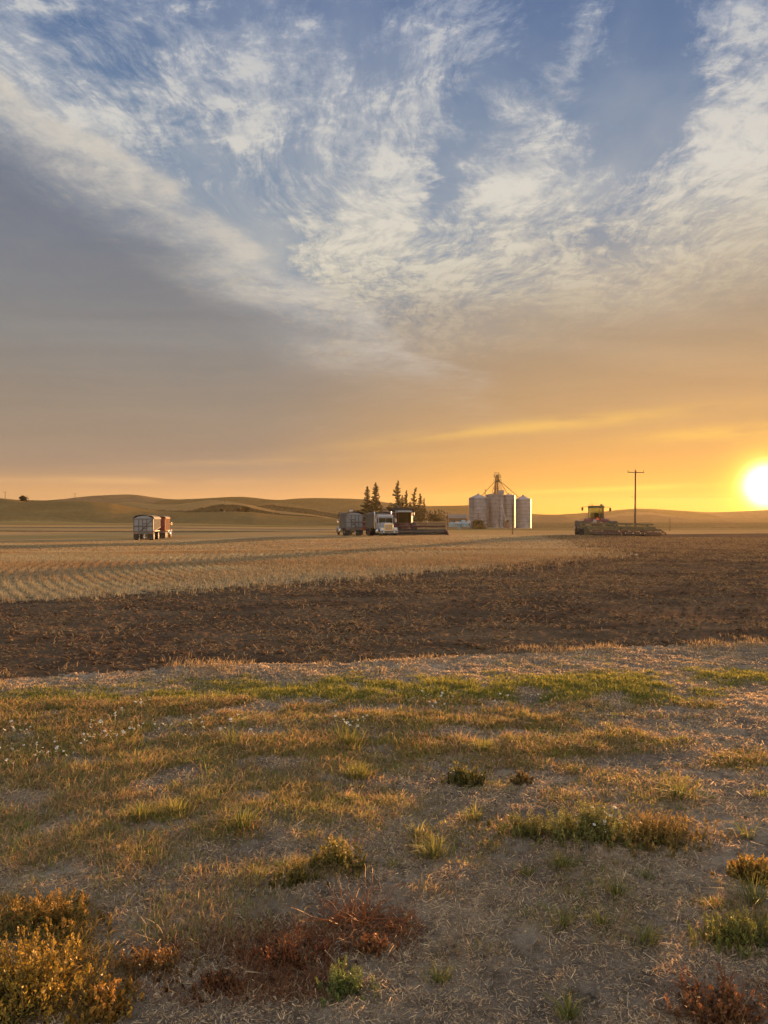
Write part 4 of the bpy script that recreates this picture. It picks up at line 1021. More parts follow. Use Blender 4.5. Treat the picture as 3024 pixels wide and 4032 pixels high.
for x0_, x1_ in ((-hw * .35, -.3), (.3, hw * .35), (hw * .45, hw * .8)): b.bar((x0_, 1.9, 1.45), (x1_, 1.7, 1.3), .14, .12); b.bar((x0_, 2.0, 1.0), (x0_ + .2, 1.9, 1.45), .1, .1)
b.build('fold_arm', M['olive'], t)
for x in (-hw * .1, hw * .1, hw * .3, hw * .42): MB().box((x, -.62, .34), (.12, .05, .12)).build('reflector', M['lens'], t)

# ================================================================== trees and bushes
M['needle'] = leafmat('conifer_needles', True, .25); M['leaf'] = leafmat('broad_leaves', True, .3); M['bark'] = paint('bark', (.07, .045, .03), .9, 0, .3)
def quads_from(c, a, b):
    """one quad per row: centre c, half axes a and b"""
    n = len(c); co = np.stack([c - a - b, c + a - b, c + a + b, c - a + b], 1).reshape(-1, 3)
    return co, np.arange(4 * n).reshape(-1, 4)
def unit(v): return v / np.maximum(np.linalg.norm(v, axis=-1, keepdims=True), 1e-9)
def conifer(label, u, v_top, v_base, Y, wpx, seed, lean=0.0, bare=0.0, crook=0.0, dens=1.0, z_low=.05, group='conifers beside the farmyard', tag_name='conifer_tree'):
    r = np.random.default_rng(seed); zb = Z(v_base, Y); H = Z(v_top, Y) - zb; w = wpx * .82 * Y / F
    t = thing(tag_name, label, 'conifer', (X(u, Y), Y, zb), r.uniform(0, 6), group)
    tr = MB(); cr = []
    for k in range(9):
        s = k / 8; cr.append(Vector((lean * H * s + crook * H * max(0, s - .8) * 2.0, 0, H * s)))
    for k in range(8): tr.tube(cr[k], cr[k + 1], .012 * H * (1 - k / 8.6) + .02, 7, .012 * H * (1 - (k + 1) / 8.6) + .02, False)
    C_, A_, B_, col = [], [], [], []
    nb = int(H * 7.5 * dens); br = MB()
    for i in range(nb):
        s = z_low + (1 - z_low) * (i + r.random()) / nb
        prof = (1 - s) ** .75 * (.75 + .25 * min(1, (s + .04) / .22)) * (1.3 if s < .4 else 1.0)
        if bare and s > .45: prof *= 1 - bare * .45
        Lb = w * prof * r.choice([.45, .75, 1.0, 1.25], p=[.25, .35, .28, .12]) + .12
        a = r.uniform(0, 2 * math.pi); base = np.array([lean * H * s + crook * H * max(0, s - .8) * 2.0, 0, H * s])
        droop = r.uniform(-.55, .05) + .75 * s
        dirv = np.array([math.cos(a), math.sin(a), droop]); tip_up = r.uniform(.0, .45)
        if Lb > .5: br.tube(base, base + dirv * Lb * .85, .022 * H / 18, 4, .01, False)
        m = int((10 + 34 * Lb) * dens)
        q = r.random(m) ** .8
        c = base + dirv * (q * Lb)[:, None]; c[:, 2] += tip_up * q ** 2 * Lb * .5
        c += r.normal(0, 1, (m, 3)) * (.05 + .10 * Lb * (1 - q[:, None] * .6)) * np.array([1, 1, .45])
        ax = unit(dirv + r.normal(0, .55, (m, 3))); sd = unit(np.cross(ax, r.normal(0, 1, (m, 3))))
        sz = r.uniform(.07, .19, m)[:, None] * (H / 18) ** .5 * 1.35
        C_.append(c); A_.append(ax * sz); B_.append(sd * sz * .42)
        g_ = r.uniform(.65, 1.35, m)[:, None]; col.append(np.array([.055, .058, .026]) * g_ * r.uniform(.8, 1.2))
    c, a, b = map(np.concatenate, (C_, A_, B_)); co, f = quads_from(c, a, b)
    mesh_np('crown', co, f, None, M['needle'], t, attrs={'col': np.repeat(np.concatenate(col), 4, 0)})
    trk = tr.build('trunk', M['bark'], t); br.build('branch', M['bark'], trk)
    return t
TB = 2052
conifer('shorter bushy conifer of the two standing over the grey and white trucks', 1447, 1915, TB, 380, 46, 1, .004, .6, 0, 1.25)
conifer('tall pointed conifer directly above the white truck', 1479, 1901, TB, 375, 44, 2, .0, .2, .05, 1.2)
conifer('tallest conifer, rising above the combine harvester', 1565, 1893, TB, 380, 46, 3, -.006, .35, .06)
conifer('small thin conifer leaning on the right of the tallest one', 1582, 1950, TB, 384, 30, 4, .02, .3)
conifer('conifer with a forked wind bent top, third of the group over the combine', 1600, 1931, TB, 382, 36, 5, -.01, .6, .22)
conifer('conifer whose top hooks over to the left', 1631, 1920, TB, 380, 38, 6, .004, .5, -.16)
conifer('compact pointed conifer right of the hooked one', 1654, 1943, TB, 386, 30, 7, .0, .1)
conifer('narrow half bare conifer at the right end of the tall group', 1670, 1962, TB, 386, 20, 8, .0, .5)
conifer('low conifer in the gap behind the combine cab', 1616, 1975, TB, 388, 26, 18)
for k, (u, v) in enumerate(((1694, 2010), (1712, 2008), (1727, 2005), (1738, 2007), (1747, 2012), (1682, 2012), (1703, 2015))):
    lb = ('first small dark conifer right of the tall group', 'second small conifer of the low row', 'middle small conifer of the low row, the tallest', 'small conifer just right of the middle of the low row', 'last small conifer at the right end of the low row',
          'small conifer tucked against the narrow half bare one', 'small conifer in the low row standing slightly in front')[k]
    conifer(lb, u, v, 2052, 400 + (k % 3) * 6, 20, 30 + k, 0, 0, 0, .9, .02, 'row of low conifers')

def bushy(name, label, cat, u, Y, v_top, v_base, wpx, seed, col=(.06, .055, .022), n=2600, leaf=.14, trunk=True, nc=12, group=None, flat=1.0, seethrough=0.0):
    r = np.random.default_rng(seed); zb = Z(v_base, Y); H = Z(v_top, Y) - zb; w = wpx / 2 * Y / F
    t = thing(name, label, cat, (X(u, Y), Y, zb), 0, group)
    cl = []
    for k in range(nc):
        a = r.uniform(0, 2 * math.pi); q = r.uniform(.0, .72) ** .7; z = H * r.uniform(.28 if trunk else .15, .82)
        ww = w * (1 - abs(z / H - .45) * .55); cl.append((q * ww * math.cos(a), q * ww * math.sin(a) * .8, z, min(w, H * .5) * r.uniform(.28, .48)))
    C_ = []
    for x, y, z, s in cl:
        m = n // nc; v = unit(r.normal(0, 1, (m, 3))) * (r.random(m) ** .45)[:, None] * s * np.array([1, 1, .8]); c = v + np.array([x, y, z]); C_.append(c)
    m = n // 5; C_.append(np.stack([r.normal(0, w * .45, m), r.normal(0, w * .35, m), np.abs(r.normal(H * .35, H * .22, m))], 1))
    c = np.concatenate(C_); c = c[(c[:, 2] > .02 * H)]; m = len(c)
    ax = unit(r.normal(0, 1, (m, 3))); sd = unit(np.cross(ax, r.normal(0, 1, (m, 3)))); sz = r.uniform(.6, 1.4, m)[:, None] * leaf
    co, f = quads_from(c, ax * sz, sd * sz * .6)
    cc = np.array(col) * r.uniform(.6, 1.5, m)[:, None] * (1 + .2 * r.normal(0, 1, m)[:, None] * np.array([1, .2, 0])); cc = np.clip(cc, .005, 1)
    mesh_np('crown' if trunk else 'foliage', co, f, None, M['leaf'], t, attrs={'col': np.repeat(cc, 4, 0)})
    b = MB(); b.tube((0, 0, -.3), (0, 0, H * .45), .035 * H, 7, .02 * H)
    for x, y, z, s in cl: b.tube((0, 0, H * (.12 if not trunk else .3)), (x * .9, y * .9, z), .014 * H, 5, .006 * H, False)
    b.build('trunk' if trunk else 'stem', M['bark'], t); return t
bushy('bush', 'round dark bush in front of the leftmost grain bin', 'bush', 1882, 300, 2042, 2091, 66, 41, (.075, .062, .022), 5200, .20, False, 16)
bushy('bush', 'small lower bush at the left foot of the round dark bush', 'bush', 1868, 292, 2072, 2094, 28, 42, (.10, .085, .03), 1500, .16, False, 8)
bushy('lone_tree', 'lone dark round tree on the skyline at the far left', 'tree', 93, 462, 1950, 1976, 36, 43, (.035, .032, .018), 3200, .20, True, 14)
bushy('hillside_tree', 'broad dark clump tree on the hillside above the left trucks', 'tree', 967, 470, 1993, 2016, 44, 44, (.05, .045, .018), 3000, .24, True, 12)
bushy('bush', 'small bush left of the hillside clump tree', 'bush', 940, 470, 2001, 2015, 16, 45, (.05, .045, .018), 900, .2, False, 6)
bushy('bush', 'small bush at the foot of the thin pole on the hillside', 'bush', 876, 470, 2001, 2014, 20, 46, (.05, .045, .018), 1000, .2, False, 6)
bushy('bush', 'dark rounded tree top behind the grey truck, left of the tall conifers', 'tree', 1408, 400, 2007, 2046, 40, 47, (.06, .05, .02), 2600, .22, True, 10)
bushy('bush', 'low bush at the left edge behind the grey truck', 'bush', 1340, 410, 2012, 2042, 18, 48, (.07, .055, .025), 900, .2, False, 6)
bushy('bush', 'broad bush behind the combine and the white truck', 'bush', 1515, 395, 2008, 2052, 46, 49, (.06, .05, .02), 2600, .22, False, 10)
bushy('bush', 'low dark thicket under the tall conifers right of the combine cab', 'bush', 1640, 398, 2015, 2054, 60, 50, (.06, .05, .02), 3600, .22, False, 14)
bushy('bush', 'low dark thicket below the row of small conifers', 'bush', 1708, 404, 2022, 2054, 70, 51, (.06, .05, .02), 3600, .22, False, 14)
bushy('bush', 'low shrubs at the foot of the conifer above the white truck', 'bush', 1462, 392, 2015, 2052, 44, 52, (.05, .045, .018), 2600, .22, False, 10)

# ================================================================== ground cover: straw litter, grass, stubble (nobody could count these)
M['blade'] = leafmat('grass_blades', True, .42, rough=.75); M['straw'] = leafmat('straw', True, .38, rough=.8); M['stub'] = leafmat('stubble_straw', True, .2, rough=.85); M['petal'] = paint('white_petal', (.75, .72, .66), .6, 0, .05)
M['clod'] = till_mat(); M['crumb'] = verge_mat()
rg = np.random.default_rng(99)
def px(x, y):
    """photo position (1659 px wide frame) of a ground point near the camera"""
    return 829.5 + 1661 * x / y, 1125 + 1661 * EYE / y
def gp(ud, vd):
    y = 1661 * EYE / (vd - 1125); return (ud - 829.5) / 1661 * y, y
def blades(p, h, w, az_, lean, col, name, mat, kind='stuff', parent=None, droop=.35):
    """p (n,3) roots, heights, widths, facing, lean amount: curved tapering blades"""
    n = len(p); d = np.stack([np.cos(az_), np.sin(az_), np.zeros(n)], 1); fa = az_ + rg.uniform(-1.2, 1.2, n) + math.pi / 2
    s = np.stack([np.cos(fa), np.sin(fa), np.zeros(n)], 1) * (w / 2)[:, None]; up = np.array([0, 0, 1.])
    l = lean[:, None]; hh = h[:, None]
    m = p + (up * .55 + d * l * .3) * hh; t = p + (up * (1 - droop * l * .8) + d * l * .95) * hh
    co = np.stack([p - s, p + s, m + s * .8, m - s * .8, t], 1).reshape(-1, 3); b = np.arange(n)[:, None] * 5
    f4 = b + np.array([0, 1, 2, 3]); f3 = b + np.array([3, 2, 4])
    o = mesh_np(name, co, f4, f3, mat, parent, attrs={'col': np.repeat(np.clip(col, .004, 1), 5, 0)})
    if kind: o['kind'] = kind
    return o
def bits(p, L_, w, az_, pitch, roll, col, name, mat, kind='stuff'):
    """flat straw pieces lying about"""
    n = len(p); a = np.stack([np.cos(az_) * np.cos(pitch), np.sin(az_) * np.cos(pitch), np.sin(pitch)], 1)
    s = unit(np.cross(a, np.array([0, 0, 1.]))); u_ = np.cross(s, a); s = s * np.cos(roll)[:, None] + u_ * np.sin(roll)[:, None]
    c = p + np.array([0, 0, 1.]) * (np.abs(np.sin(pitch)) * L_ / 2)[:, None]
    co, f = quads_from(c, a * (L_ / 2)[:, None], s * (w / 2)[:, None])
    o = mesh_np(name, co, f, None, mat, attrs={'col': np.repeat(np.clip(col, .004, 1), 4, 0)}); o['kind'] = kind; return o
def scatter(n, y0, y1, half=.62, pw=1.0):
    """n random points of the view wedge between two depths, even in area (pw 1) or denser near (pw < 1)"""
    k = 1 + pw; q = rg.random(n); y = (y0 ** k + (y1 ** k - y0 ** k) * q) ** (1 / k); return y * rg.uniform(-half, half, n), y
def rootz(x, y, dz=0.0): return np.stack([x, y, ground_z(x, y) + dz], 1)

# patches where grass stands, (u, v, half width, half height, amount) in the 1659 px frame
GREEN = [(300,1525,420,34,1),(900,1495,520,30,1),(1280,1490,260,34,.9),(200,1590,320,40,1),(700,1615,330,32,.95),(1050,1612,330,26,.95),(1350,1590,200,20,.6),(1560,1460,120,18,.6),(1500,1520,120,12,.6),
  (330,1690,200,24,.4),(1000,1555,300,26,.7),(60,1560,160,50,.8),(340,1762,75,22,1),(500,1800,85,30,.85),(640,1700,70,18,.55),(770,1668,42,16,.9),(700,1835,75,20,.6),(910,1830,35,18,.8),(1465,1710,60,22,.8),(1600,1640,60,22,.6),
  (1540,1650,40,14,.5),(680,1885,110,22,.75),(580,1915,60,14,.5),(1600,2020,95,46,.9),(1560,1960,60,20,.6),(1300,1880,30,10,.3),(60,1700,80,25,.4),(1630,1710,40,20,.5),(1300,1700,350,60,.30),(900,1790,300,80,.25),(1250,1960,300,120,.17),(700,1740,200,40,.4),(150,1800,160,40,.5),(100,1640,200,30,.7),(250,1650,300,40,.6),(560,1730,260,45,.5),(1100,1660,260,30,.35),(300,1850,260,40,.4)]
DRY = [(250,1660,380,50,.9),(120,1740,260,60,.9),(300,1880,330,50,.65),(700,1760,200,30,.5),(150,1830,200,40,.8),(620,1650,220,30,.6),(330,1820,200,30,.5),(60,1850,120,60,.6),(500,1705,160,30,.7),(150,1930,160,30,.5),(450,1960,200,30,.4),(420,2010,160,40,.6),(1230,1990,120,18,.5),(1080,1700,60,14,.3),
  (560,1560,120,16,.6),(880,1570,120,20,.6),(950,1930,40,14,.4),(1000,2060,120,26,.3),(1250,1935,60,14,.4),(1350,2030,70,22,.4),(1140,1905,30,10,.5),(280,1590,200,20,.4),(1400,1560,200,16,.5)]
def amount(x, y, L_):
    u, v = px(x, y); a = np.zeros(len(x))
    for cu, cv, ru, rv, am in L_: a = np.maximum(a, am * np.exp(-1.1 * (((u - cu) / ru) ** 2 + ((v - cv) / rv) ** 2) ** 1.5))
    return a
def tufts(n_t, per, y0, y1, L_, hmin, hmax, wid, colA, colB, name, mat, spread=.05, base=0.0, thr=.12, lean=(.1, 1.1)):
    x, y = scatter(n_t, y0, y1, .60, .8); a = amount(x, y, L_) + base
    nz = fbm(x / .35, y / .35, 4, .6); keep = (rg.random(n_t) < np.clip(a * (1.0 + 3.6 * nz), 0, 1)) & (a + nz * .25 > thr) & verge(x, y)
    x, y, a = x[keep], y[keep], a[keep]; n = len(x); k = per
    th = rg.uniform(0, 2 * math.pi, (n, k)); rad = np.abs(rg.normal(0, spread, (n, k))); hs = rg.uniform(.5, 1.35, n) * (.55 + .6 * np.clip(a, 0, 1))
    bx = (x[:, None] + rad * np.cos(th)).ravel(); by = (y[:, None] + rad * np.sin(th)).ravel(); hh = (hs[:, None] * rg.uniform(hmin, hmax, (n, k))).ravel()
    mixv = np.clip(rg.random((n, 1)) * .9 + rg.normal(0, .25, (n, k)), 0, 1).ravel()[:, None]
    col = (np.array(colA) * (1 - mixv) + np.array(colB) * mixv) * rg.uniform(.65, 1.35, (n * k, 1))
    wd = rg.uniform(.7, 1.3, n * k) * np.maximum(wid, by * .00075)
    return blades(rootz(bx, by, -.004), hh, wd, (th + rg.normal(0, .5, (n, k))).ravel(), rg.uniform(lean[0], lean[1], n * k), col, name, mat)
tufts(130000, 8, 2.2, 11.5, GREEN, .018, .055, .0030, (.14, .155, .026), (.38, .31, .065), 'short_grass', M['blade'], .035, .03, .16)
tufts(80000, 6, 2.2, 11.0, DRY, .018, .06, .0028, (.42, .33, .11), (.20, .24, .05), 'dry_grass', M['blade'], .04, 0.07, .16)
tufts(30000, 6, 2.2, 7.0, GREEN + DRY, .03, .08, .0026, (.45, .31, .15), (.30, .15, .06), 'dead_grass', M['blade'], .05, .05, .0, (.5, 1.6))

REDP = [(600,2080,270,85,.9),(430,2110,150,60,.6),(850,2010,70,40,.6),(1560,2170,120,70,.8)]
tufts(26000, 7, 2.2, 3.6, REDP, .010, .045, .0030, (.15, .055, .03), (.33, .15, .055), 'red_ground_cover', M['blade'], .03, 0, .2, (.5, 1.7))
YEL = [(90,2090,190,120,.9),(90,1990,150,50,.7)]
tufts(22000, 8, 2.2, 3.8, YEL, .015, .06, .0032, (.15, .12, .03), (.42, .25, .06), 'yellow_ground_cover', M['blade'], .03, 0, .2, (.3, 1.4))
# straw litter over the bare ground
x, y = scatter(820000, 2.1, 12.0, .60, .3); k = verge(x, y) & (rg.random(len(x)) < np.clip(.62 + 1.6 * fbm(x / .30, y / .30, 4, .65), .04, 1)); x, y = x[k], y[k]; n = len(x)
t_ = rg.random((n, 1)); col = np.array([.84, .61, .35]) * t_ + np.array([.26, .18, .13]) * (1 - t_); col = col * rg.uniform(.5, 1.35, (n, 1))
bits(rootz(x, y, .002), rg.gamma(2.0, .0050, n) + .006, rg.uniform(.0012, .0028, n) * np.maximum(1, y / 4), rg.uniform(0, 6.28, n), np.abs(rg.normal(0, .46, n)), rg.uniform(-1.4, 1.4, n), col, 'straw_litter', M['straw'])
x, y = scatter(1500, 2.1, 9.0, .60, .8); k = verge(x, y); x, y = x[k], y[k]; n = len(x)
bits(rootz(x, y, .004), rg.uniform(.035, .10, n), rg.uniform(.0018, .0034, n), rg.uniform(0, 6.28, n), np.abs(rg.normal(0, .18, n)), rg.uniform(-1, 1, n), np.array([.62, .47, .29]) * rg.uniform(.5, 1.25, (n, 1)), 'long_straw', M['straw'])

# clods
def lumps(x, y, s, name, mat):
    n = len(x); c = rootz(x, y, 0); c[:, 2] += s * .15
    o6 = np.array([[1, 0, 0], [-1, 0, 0], [0, 1, 0], [0, -1, 0], [0, 0, .7], [0, 0, -.7], [.6, .6, .35], [-.6, .6, .35], [-.6, -.6, .35], [.6, -.6, .35]], float)
    v = c[:, None, :] + o6[None] * s[:, None, None] * rg.uniform(.6, 1.3, (n, 10, 1)) + rg.normal(0, .1, (n, 10, 3)) * s[:, None, None]
    T = np.array([[0, 6, 4], [6, 2, 4], [2, 7, 4], [7, 1, 4], [1, 8, 4], [8, 3, 4], [3, 9, 4], [9, 0, 4], [0, 2, 6], [2, 1, 7], [1, 3, 8], [3, 0, 9], [2, 0, 5], [1, 2, 5], [3, 1, 5], [0, 3, 5]])
    o = mesh_np(name, v.reshape(-1, 3), None, (np.arange(n)[:, None, None] * 10 + T).reshape(-1, 3), mat); o['kind'] = 'stuff'; return o
x, y = scatter(26000, 7.5, 45, .62, .45); k = tilled(x, y); x, y = x[k], y[k]; lumps(x, y, rg.gamma(2.0, .006, len(x)) + .005 + y * .0005, 'soil_clods', M['clod'])
x, y = scatter(9000, 2.2, 9, .60, .5); k = verge(x, y) & (fbm(x / .6, y / .6, 3) > .0); x, y = x[k], y[k]; lumps(x, y, rg.gamma(1.6, .0035, len(x)) + .002, 'small_clods', M['crumb'])

# chopped straw mixed into the tilled strip, thicker along two old wheel tracks
def track(x, y):
    tp_ = np.array([(0, 7.5), (.2, 8.7), (.57, 13.4), (2.05, 18.9), (5, 24.5), (8.6, 30.5), (15, 42), (22, 60)]); tx = np.interp(y, tp_[:, 1], tp_[:, 0]); sl = np.interp(y, [8, 14, 20, 30, 60], [1, .95, .85, .75, .8]); d = (x - tx) * sl
    return np.exp(-((d + .9) / .32) ** 2) + np.exp(-((d - 1.3) / .32) ** 2)
x, y = scatter(430000, 7.5, 80, .64, .35); k = tilled(x, y) & (rg.random(len(x)) < np.clip(.38 + 1.7 * fbm(x / .8, y / .8, 4, .6) + .7 * fbm(x / 6, y / 2, 2) + .9 * track(x, y), .03, 1)); x, y = x[k], y[k]; n = len(x)
col = np.array([.25, .175, .095]) * rg.uniform(.35, 1.25, (n, 1))
bits(rootz(x, y, .006), rg.uniform(.015, .065, n) * (1 + y / 25), rg.uniform(.002, .0045, n) + y * .00025, rg.uniform(0, 6.28, n), np.abs(rg.normal(0, .42, n)), rg.uniform(-1.4, 1.4, n), col, 'tilled_straw', M['stub'])
# dry fringe where the tilling stops
t_ = rg.random(6500); xx = -7 + 19 * t_; yy = np.interp(xx, _PN[:, 0], _PN[:, 1]); yy = yy - wob(xx, yy, .9, .35) + rg.normal(-.02, .26, len(xx)); k = fbm(xx / .6, yy / .3, 3) > rg.uniform(.08, .5, len(xx)); xx, yy = xx[k], yy[k]; n = len(xx) * 5
bx = np.repeat(xx, 5) + rg.normal(0, .04, n); by = np.repeat(yy, 5) + rg.normal(0, .04, n)
blades(rootz(bx, by, -.004), rg.uniform(.03, .10, n), rg.uniform(.004, .007, n), rg.uniform(0, 6.28, n), rg.uniform(.1, 1.2, n), np.array([.36, .26, .14]) * rg.uniform(.5, 1.3, (n, 1)), 'field_edge_grass', M['blade'])
t_ = rg.random(2500); xx = -6 + 10 * t_; yy = np.interp(xx, _PF[:, 0], _PF[:, 1]) + rg.normal(0, .2, len(xx)); n = len(xx) * 4; bx = np.repeat(xx, 4) + rg.normal(0, .08, n); by = np.repeat(yy, 4) + rg.normal(0, .08, n)

# stubble in drill rows
def stubble(n_t, y0, y1, pitch, per, h0, h1, w0, name):
    x, y = scatter(n_t, y0, y1, .56, 1.0)
    for _ in range(2):                                   # pull each clump onto the nearest row
        ph = rowphase(x, y); e = .05; gx = (rowphase(x + e, y) - ph) / e; gy = (rowphase(x, y + e) - ph) / e; dlt = (np.round(ph / pitch) * pitch - ph)
        x = x + gx * dlt; y = y + gy * dlt
    x = x + rg.normal(0, pitch * .12, n_t); y = y + rg.normal(0, pitch * .12, n_t)
    bare = fbm(x / 7, y / 9, 3); jx = rg.normal(0, .05, n_t) * y; jy = rg.normal(0, .035, n_t) * y; k = ~tilled(x + jx, y + jy) & ~verge(x, y) & (y < y1) & (rg.random(n_t) < np.clip(1.0 + bare * 1.2, .25, 1)); x, y = x[k], y[k]; n = len(x)
    bx = np.repeat(x, per) + rg.normal(0, .035, n * per); by = np.repeat(y, per) + rg.normal(0, .035, n * per)
    tint = np.clip(1.5 * fbm(bx / 6 + by / 9, by / 2.6, 4), -1, 1)[:, None]
    col = (np.array([.36, .27, .155]) * (1 - .35 * tint) + np.array([.07, -.01, -.03]) * tint) * rg.uniform(.6, 1.25, (n * per, 1))
    blades(rootz(bx, by, -.01), rg.uniform(h0, h1, n * per) * np.repeat(rg.uniform(.7, 1.15, n), per), w0 + by * .0003, rg.uniform(0, 6.28, n * per), rg.uniform(.0, .7, n * per), col, name, M['stub'], 'stuff', None, .1)
stubble(110000, 14, 44, .30, 4, .07, .16, .004, 'stubble')
stubble(90000, 44, 100, .55, 3, .05, .12, .010, 'stubble')
# loose straw lying between the rows
x, y = scatter(60000, 14, 60, .56, .6); k = ~tilled(x, y) & ~verge(x, y); x, y = x[k], y[k]; n = len(x)
bits(rootz(x, y, .01), rg.uniform(.06, .22, n), .006 + y * .0003, rg.uniform(0, 6.28, n), np.abs(rg.normal(0, .3, n)), rg.uniform(-1.4, 1.4, n), np.array([.36, .27, .16]) * rg.uniform(.5, 1.2, (n, 1)), 'loose_straw', M['stub'])

# ================================================================== single plants one can point at
def leafy(name, label, cat, ud, vd, rpx, h, seed, cols, tips, n_stem=60, leaves=34, leaf=.010, squash=.7, group=None, lean=.35, feather=False):
    """low bushy weed: branching stems set with small leaves; cols lower, tips upper leaf colour"""
    r = np.random.default_rng(seed); x0, y0 = gp(ud, vd); rad = rpx / 1661 * y0
    t = thing(name, label, cat, (x0, y0, gz(x0, y0)), 0, group)
    a = r.uniform(0, 6.28, n_stem); q = np.minimum(np.abs(r.normal(0, .55, n_stem)), 1.25) * rad
    rx = q * np.cos(a); ry = q * np.sin(a) * squash; rz = ground_z(rx + x0, ry + y0) - t.location.z
    hs = h * .82 * r.uniform(.25, 1.25, n_stem) * (1 - .4 * np.minimum(q / rad, 1) ** 2)
    la = a + r.normal(0, .8, n_stem); ll = lean * hs * r.uniform(.3, 1.4, n_stem)
    base = np.stack([rx, ry, rz], 1); tip = base + np.stack([ll * np.cos(la), ll * np.sin(la), hs], 1)
    st = MB(); C_, A_, B_, K_ = [], [], [], []
    for i in range(n_stem):
        p0, p1 = base[i], tip[i]; mid = (p0 + p1) / 2 + r.normal(0, .08, 3) * hs[i]; th = .0016
        if q[i] > .3 * rad: st.tube((0, 0, .004), p0, th, 4, th, False)
        st.tube(p0, mid, th, 4, th * .8, False); st.tube(mid, p1, th * .8, 4, th * .4, False)
        m = leaves; s = r.random(m) ** .8; c = np.where(s[:, None] < .5, p0 + (mid - p0) * (s * 2)[:, None], mid + (p1 - mid) * (s * 2 - 1)[:, None])
        off = r.normal(0, 1, (m, 3)) * (.16 * hs[i] * (1.1 - s))[:, None] * np.array([1, 1, .5]); c = c + off; c[:, 2] = np.maximum(c[:, 2], p0[2] + .003)
        ax = unit(off + r.normal(0, .35, (m, 3)) * .02 + np.array([0, 0, .012])); sd = unit(np.cross(ax, r.normal(0, 1, (m, 3))))
        sz = (leaf * r.uniform(.5, 1.4, m) * (1.15 - .5 * s))[:, None]
        C_.append(c); A_.append(ax * sz); B_.append(sd * sz * (.16 if feather else .42))
        mixv = np.clip(s * r.uniform(.5, 1.2) + r.normal(0, .25, m), 0, 1)[:, None]; K_.append((np.array(cols) * (1 - mixv) + np.array(tips) * mixv) * r.uniform(.6, 1.4, (m, 1)) * r.uniform(.5, 1.25))
    c, a_, b_ = map(np.concatenate, (C_, A_, B_)); n = len(c)
    co = np.stack([c - a_, c + b_, c + a_, c - b_], 1).reshape(-1, 3)
    mesh_np('foliage', co, np.arange(4 * n).reshape(-1, 4), None, M['leaf'], t, attrs={'col': np.repeat(np.clip(np.concatenate(K_), .004, 1), 4, 0)})
    st.build('stem', M['stalk'], t); return t
M['stalk'] = leafmat('stalk', False, .2, (.26, .17, .07))
M['redstalk'] = leafmat('red_stalk', False, .2, (.30, .11, .04))
M['yolk'] = paint('flower_centre', (.55, .35, .04), .7, 0, .1)
GR, YG, OR, RD = (.075, .095, .022), (.36, .27, .035), (.52, .26, .05), (.26, .06, .025)
leafy('weed_bush', 'big yellow orange bushy weed filling the bottom left corner', 'weed', 55, 2165, 165, .20, 1, (.10, .09, .02), (.46, .28, .04), 230, 46, .009, .8)
leafy('weed_bush', 'dark green and orange weed behind the yellow corner bush', 'weed', 100, 2010, 115, .12, 2, GR, (.40, .22, .05), 150, 36, .010, .7)
leafy('weed_bush', 'orange weed at the right foot of the yellow corner bush', 'weed', 235, 2180, 70, .10, 3, (.14, .10, .02), OR, 80, 36, .009, .8)
leafy('weed_bush', 'low brown orange weed between the corner bush and the red weeds', 'weed', 330, 2090, 80, .09, 4, (.14, .08, .03), (.34, .17, .05), 70, 26, .008, .6)
leafy('red_weed', 'low dark red weed patch right of the brown orange weed', 'weed', 480, 2125, 110, .05, 5, (.09, .035, .02), (.26, .10, .035), 90, 28, .0075, .5)
leafy('red_weed', 'widest dark red weed patch left of the small feathery mayweed', 'weed', 620, 2070, 120, .055, 6, (.085, .03, .018), (.25, .08, .03), 110, 28, .0075, .5)
leafy('red_weed', 'rusty orange weed patch under the dead tangled stems', 'weed', 800, 2050, 75, .07, 7, (.12, .05, .025), (.34, .15, .06), 60, 26, .007, .5)
leafy('mayweed', 'small feathery green mayweed with pale flowers beside the red weeds', 'weed', 745, 2140, 58, .11, 8, (.08, .12, .03), (.26, .30, .09), 60, 50, .010, .7, None, .3, True)
leafy('mayweed', 'left third of the long mayweed clump, green with small tips', 'weed', 1130, 1800, 100, .12, 9, (.08, .10, .025), (.34, .30, .09), 100, 50, .011, .4, None, .3, True)
leafy('mayweed', 'middle of the long mayweed clump, tallest and with seed heads', 'weed', 1275, 1812, 130, .17, 10, (.07, .09, .022), (.32, .30, .09), 230, 56, .012, .45, None, .3, True)
leafy('mayweed', 'orange tipped right end of the long mayweed clump', 'weed', 1415, 1822, 130, .15, 11, (.10, .10, .025), (.50, .31, .09), 220, 50, .011, .45, None, .3, True)
leafy('weed_bush', 'orange topped weed at the right edge, halfway down', 'weed', 1620, 1895, 66, .11, 12, (.11, .11, .025), (.54, .33, .08), 110, 44, .010, .55)
leafy('mayweed', 'feathery green weed at the right edge below the orange topped one', 'weed', 1590, 2040, 95, .13, 13, (.07, .10, .022), (.24, .25, .06), 130, 46, .011, .5, None, .3, True)
leafy('weed_bush', 'rust red weed at the bottom right corner', 'weed', 1560, 2200, 110, .10, 14, (.14, .06, .03), (.34, .15, .06), 90, 28, .009, .7)
leafy('weed_bush', 'small rounded weed with pale flowers on the bare soil, right of centre', 'weed', 1002, 1692, 42, .13, 15, (.07, .075, .02), (.24, .20, .06), 60, 44, .012, .6)
leafy('weed_bush', 'smaller dark rounded weed right of the pale flowered one', 'weed', 1124, 1692, 24, .09, 16, (.09, .06, .02), (.26, .18, .06), 34, 36, .010, .6)
leafy('weed_bush', 'dense green brown weed beside the bare patch, left of centre', 'weed', 735, 1880, 62, .13, 17, (.08, .09, .02), (.32, .24, .06), 80, 40, .010, .55)
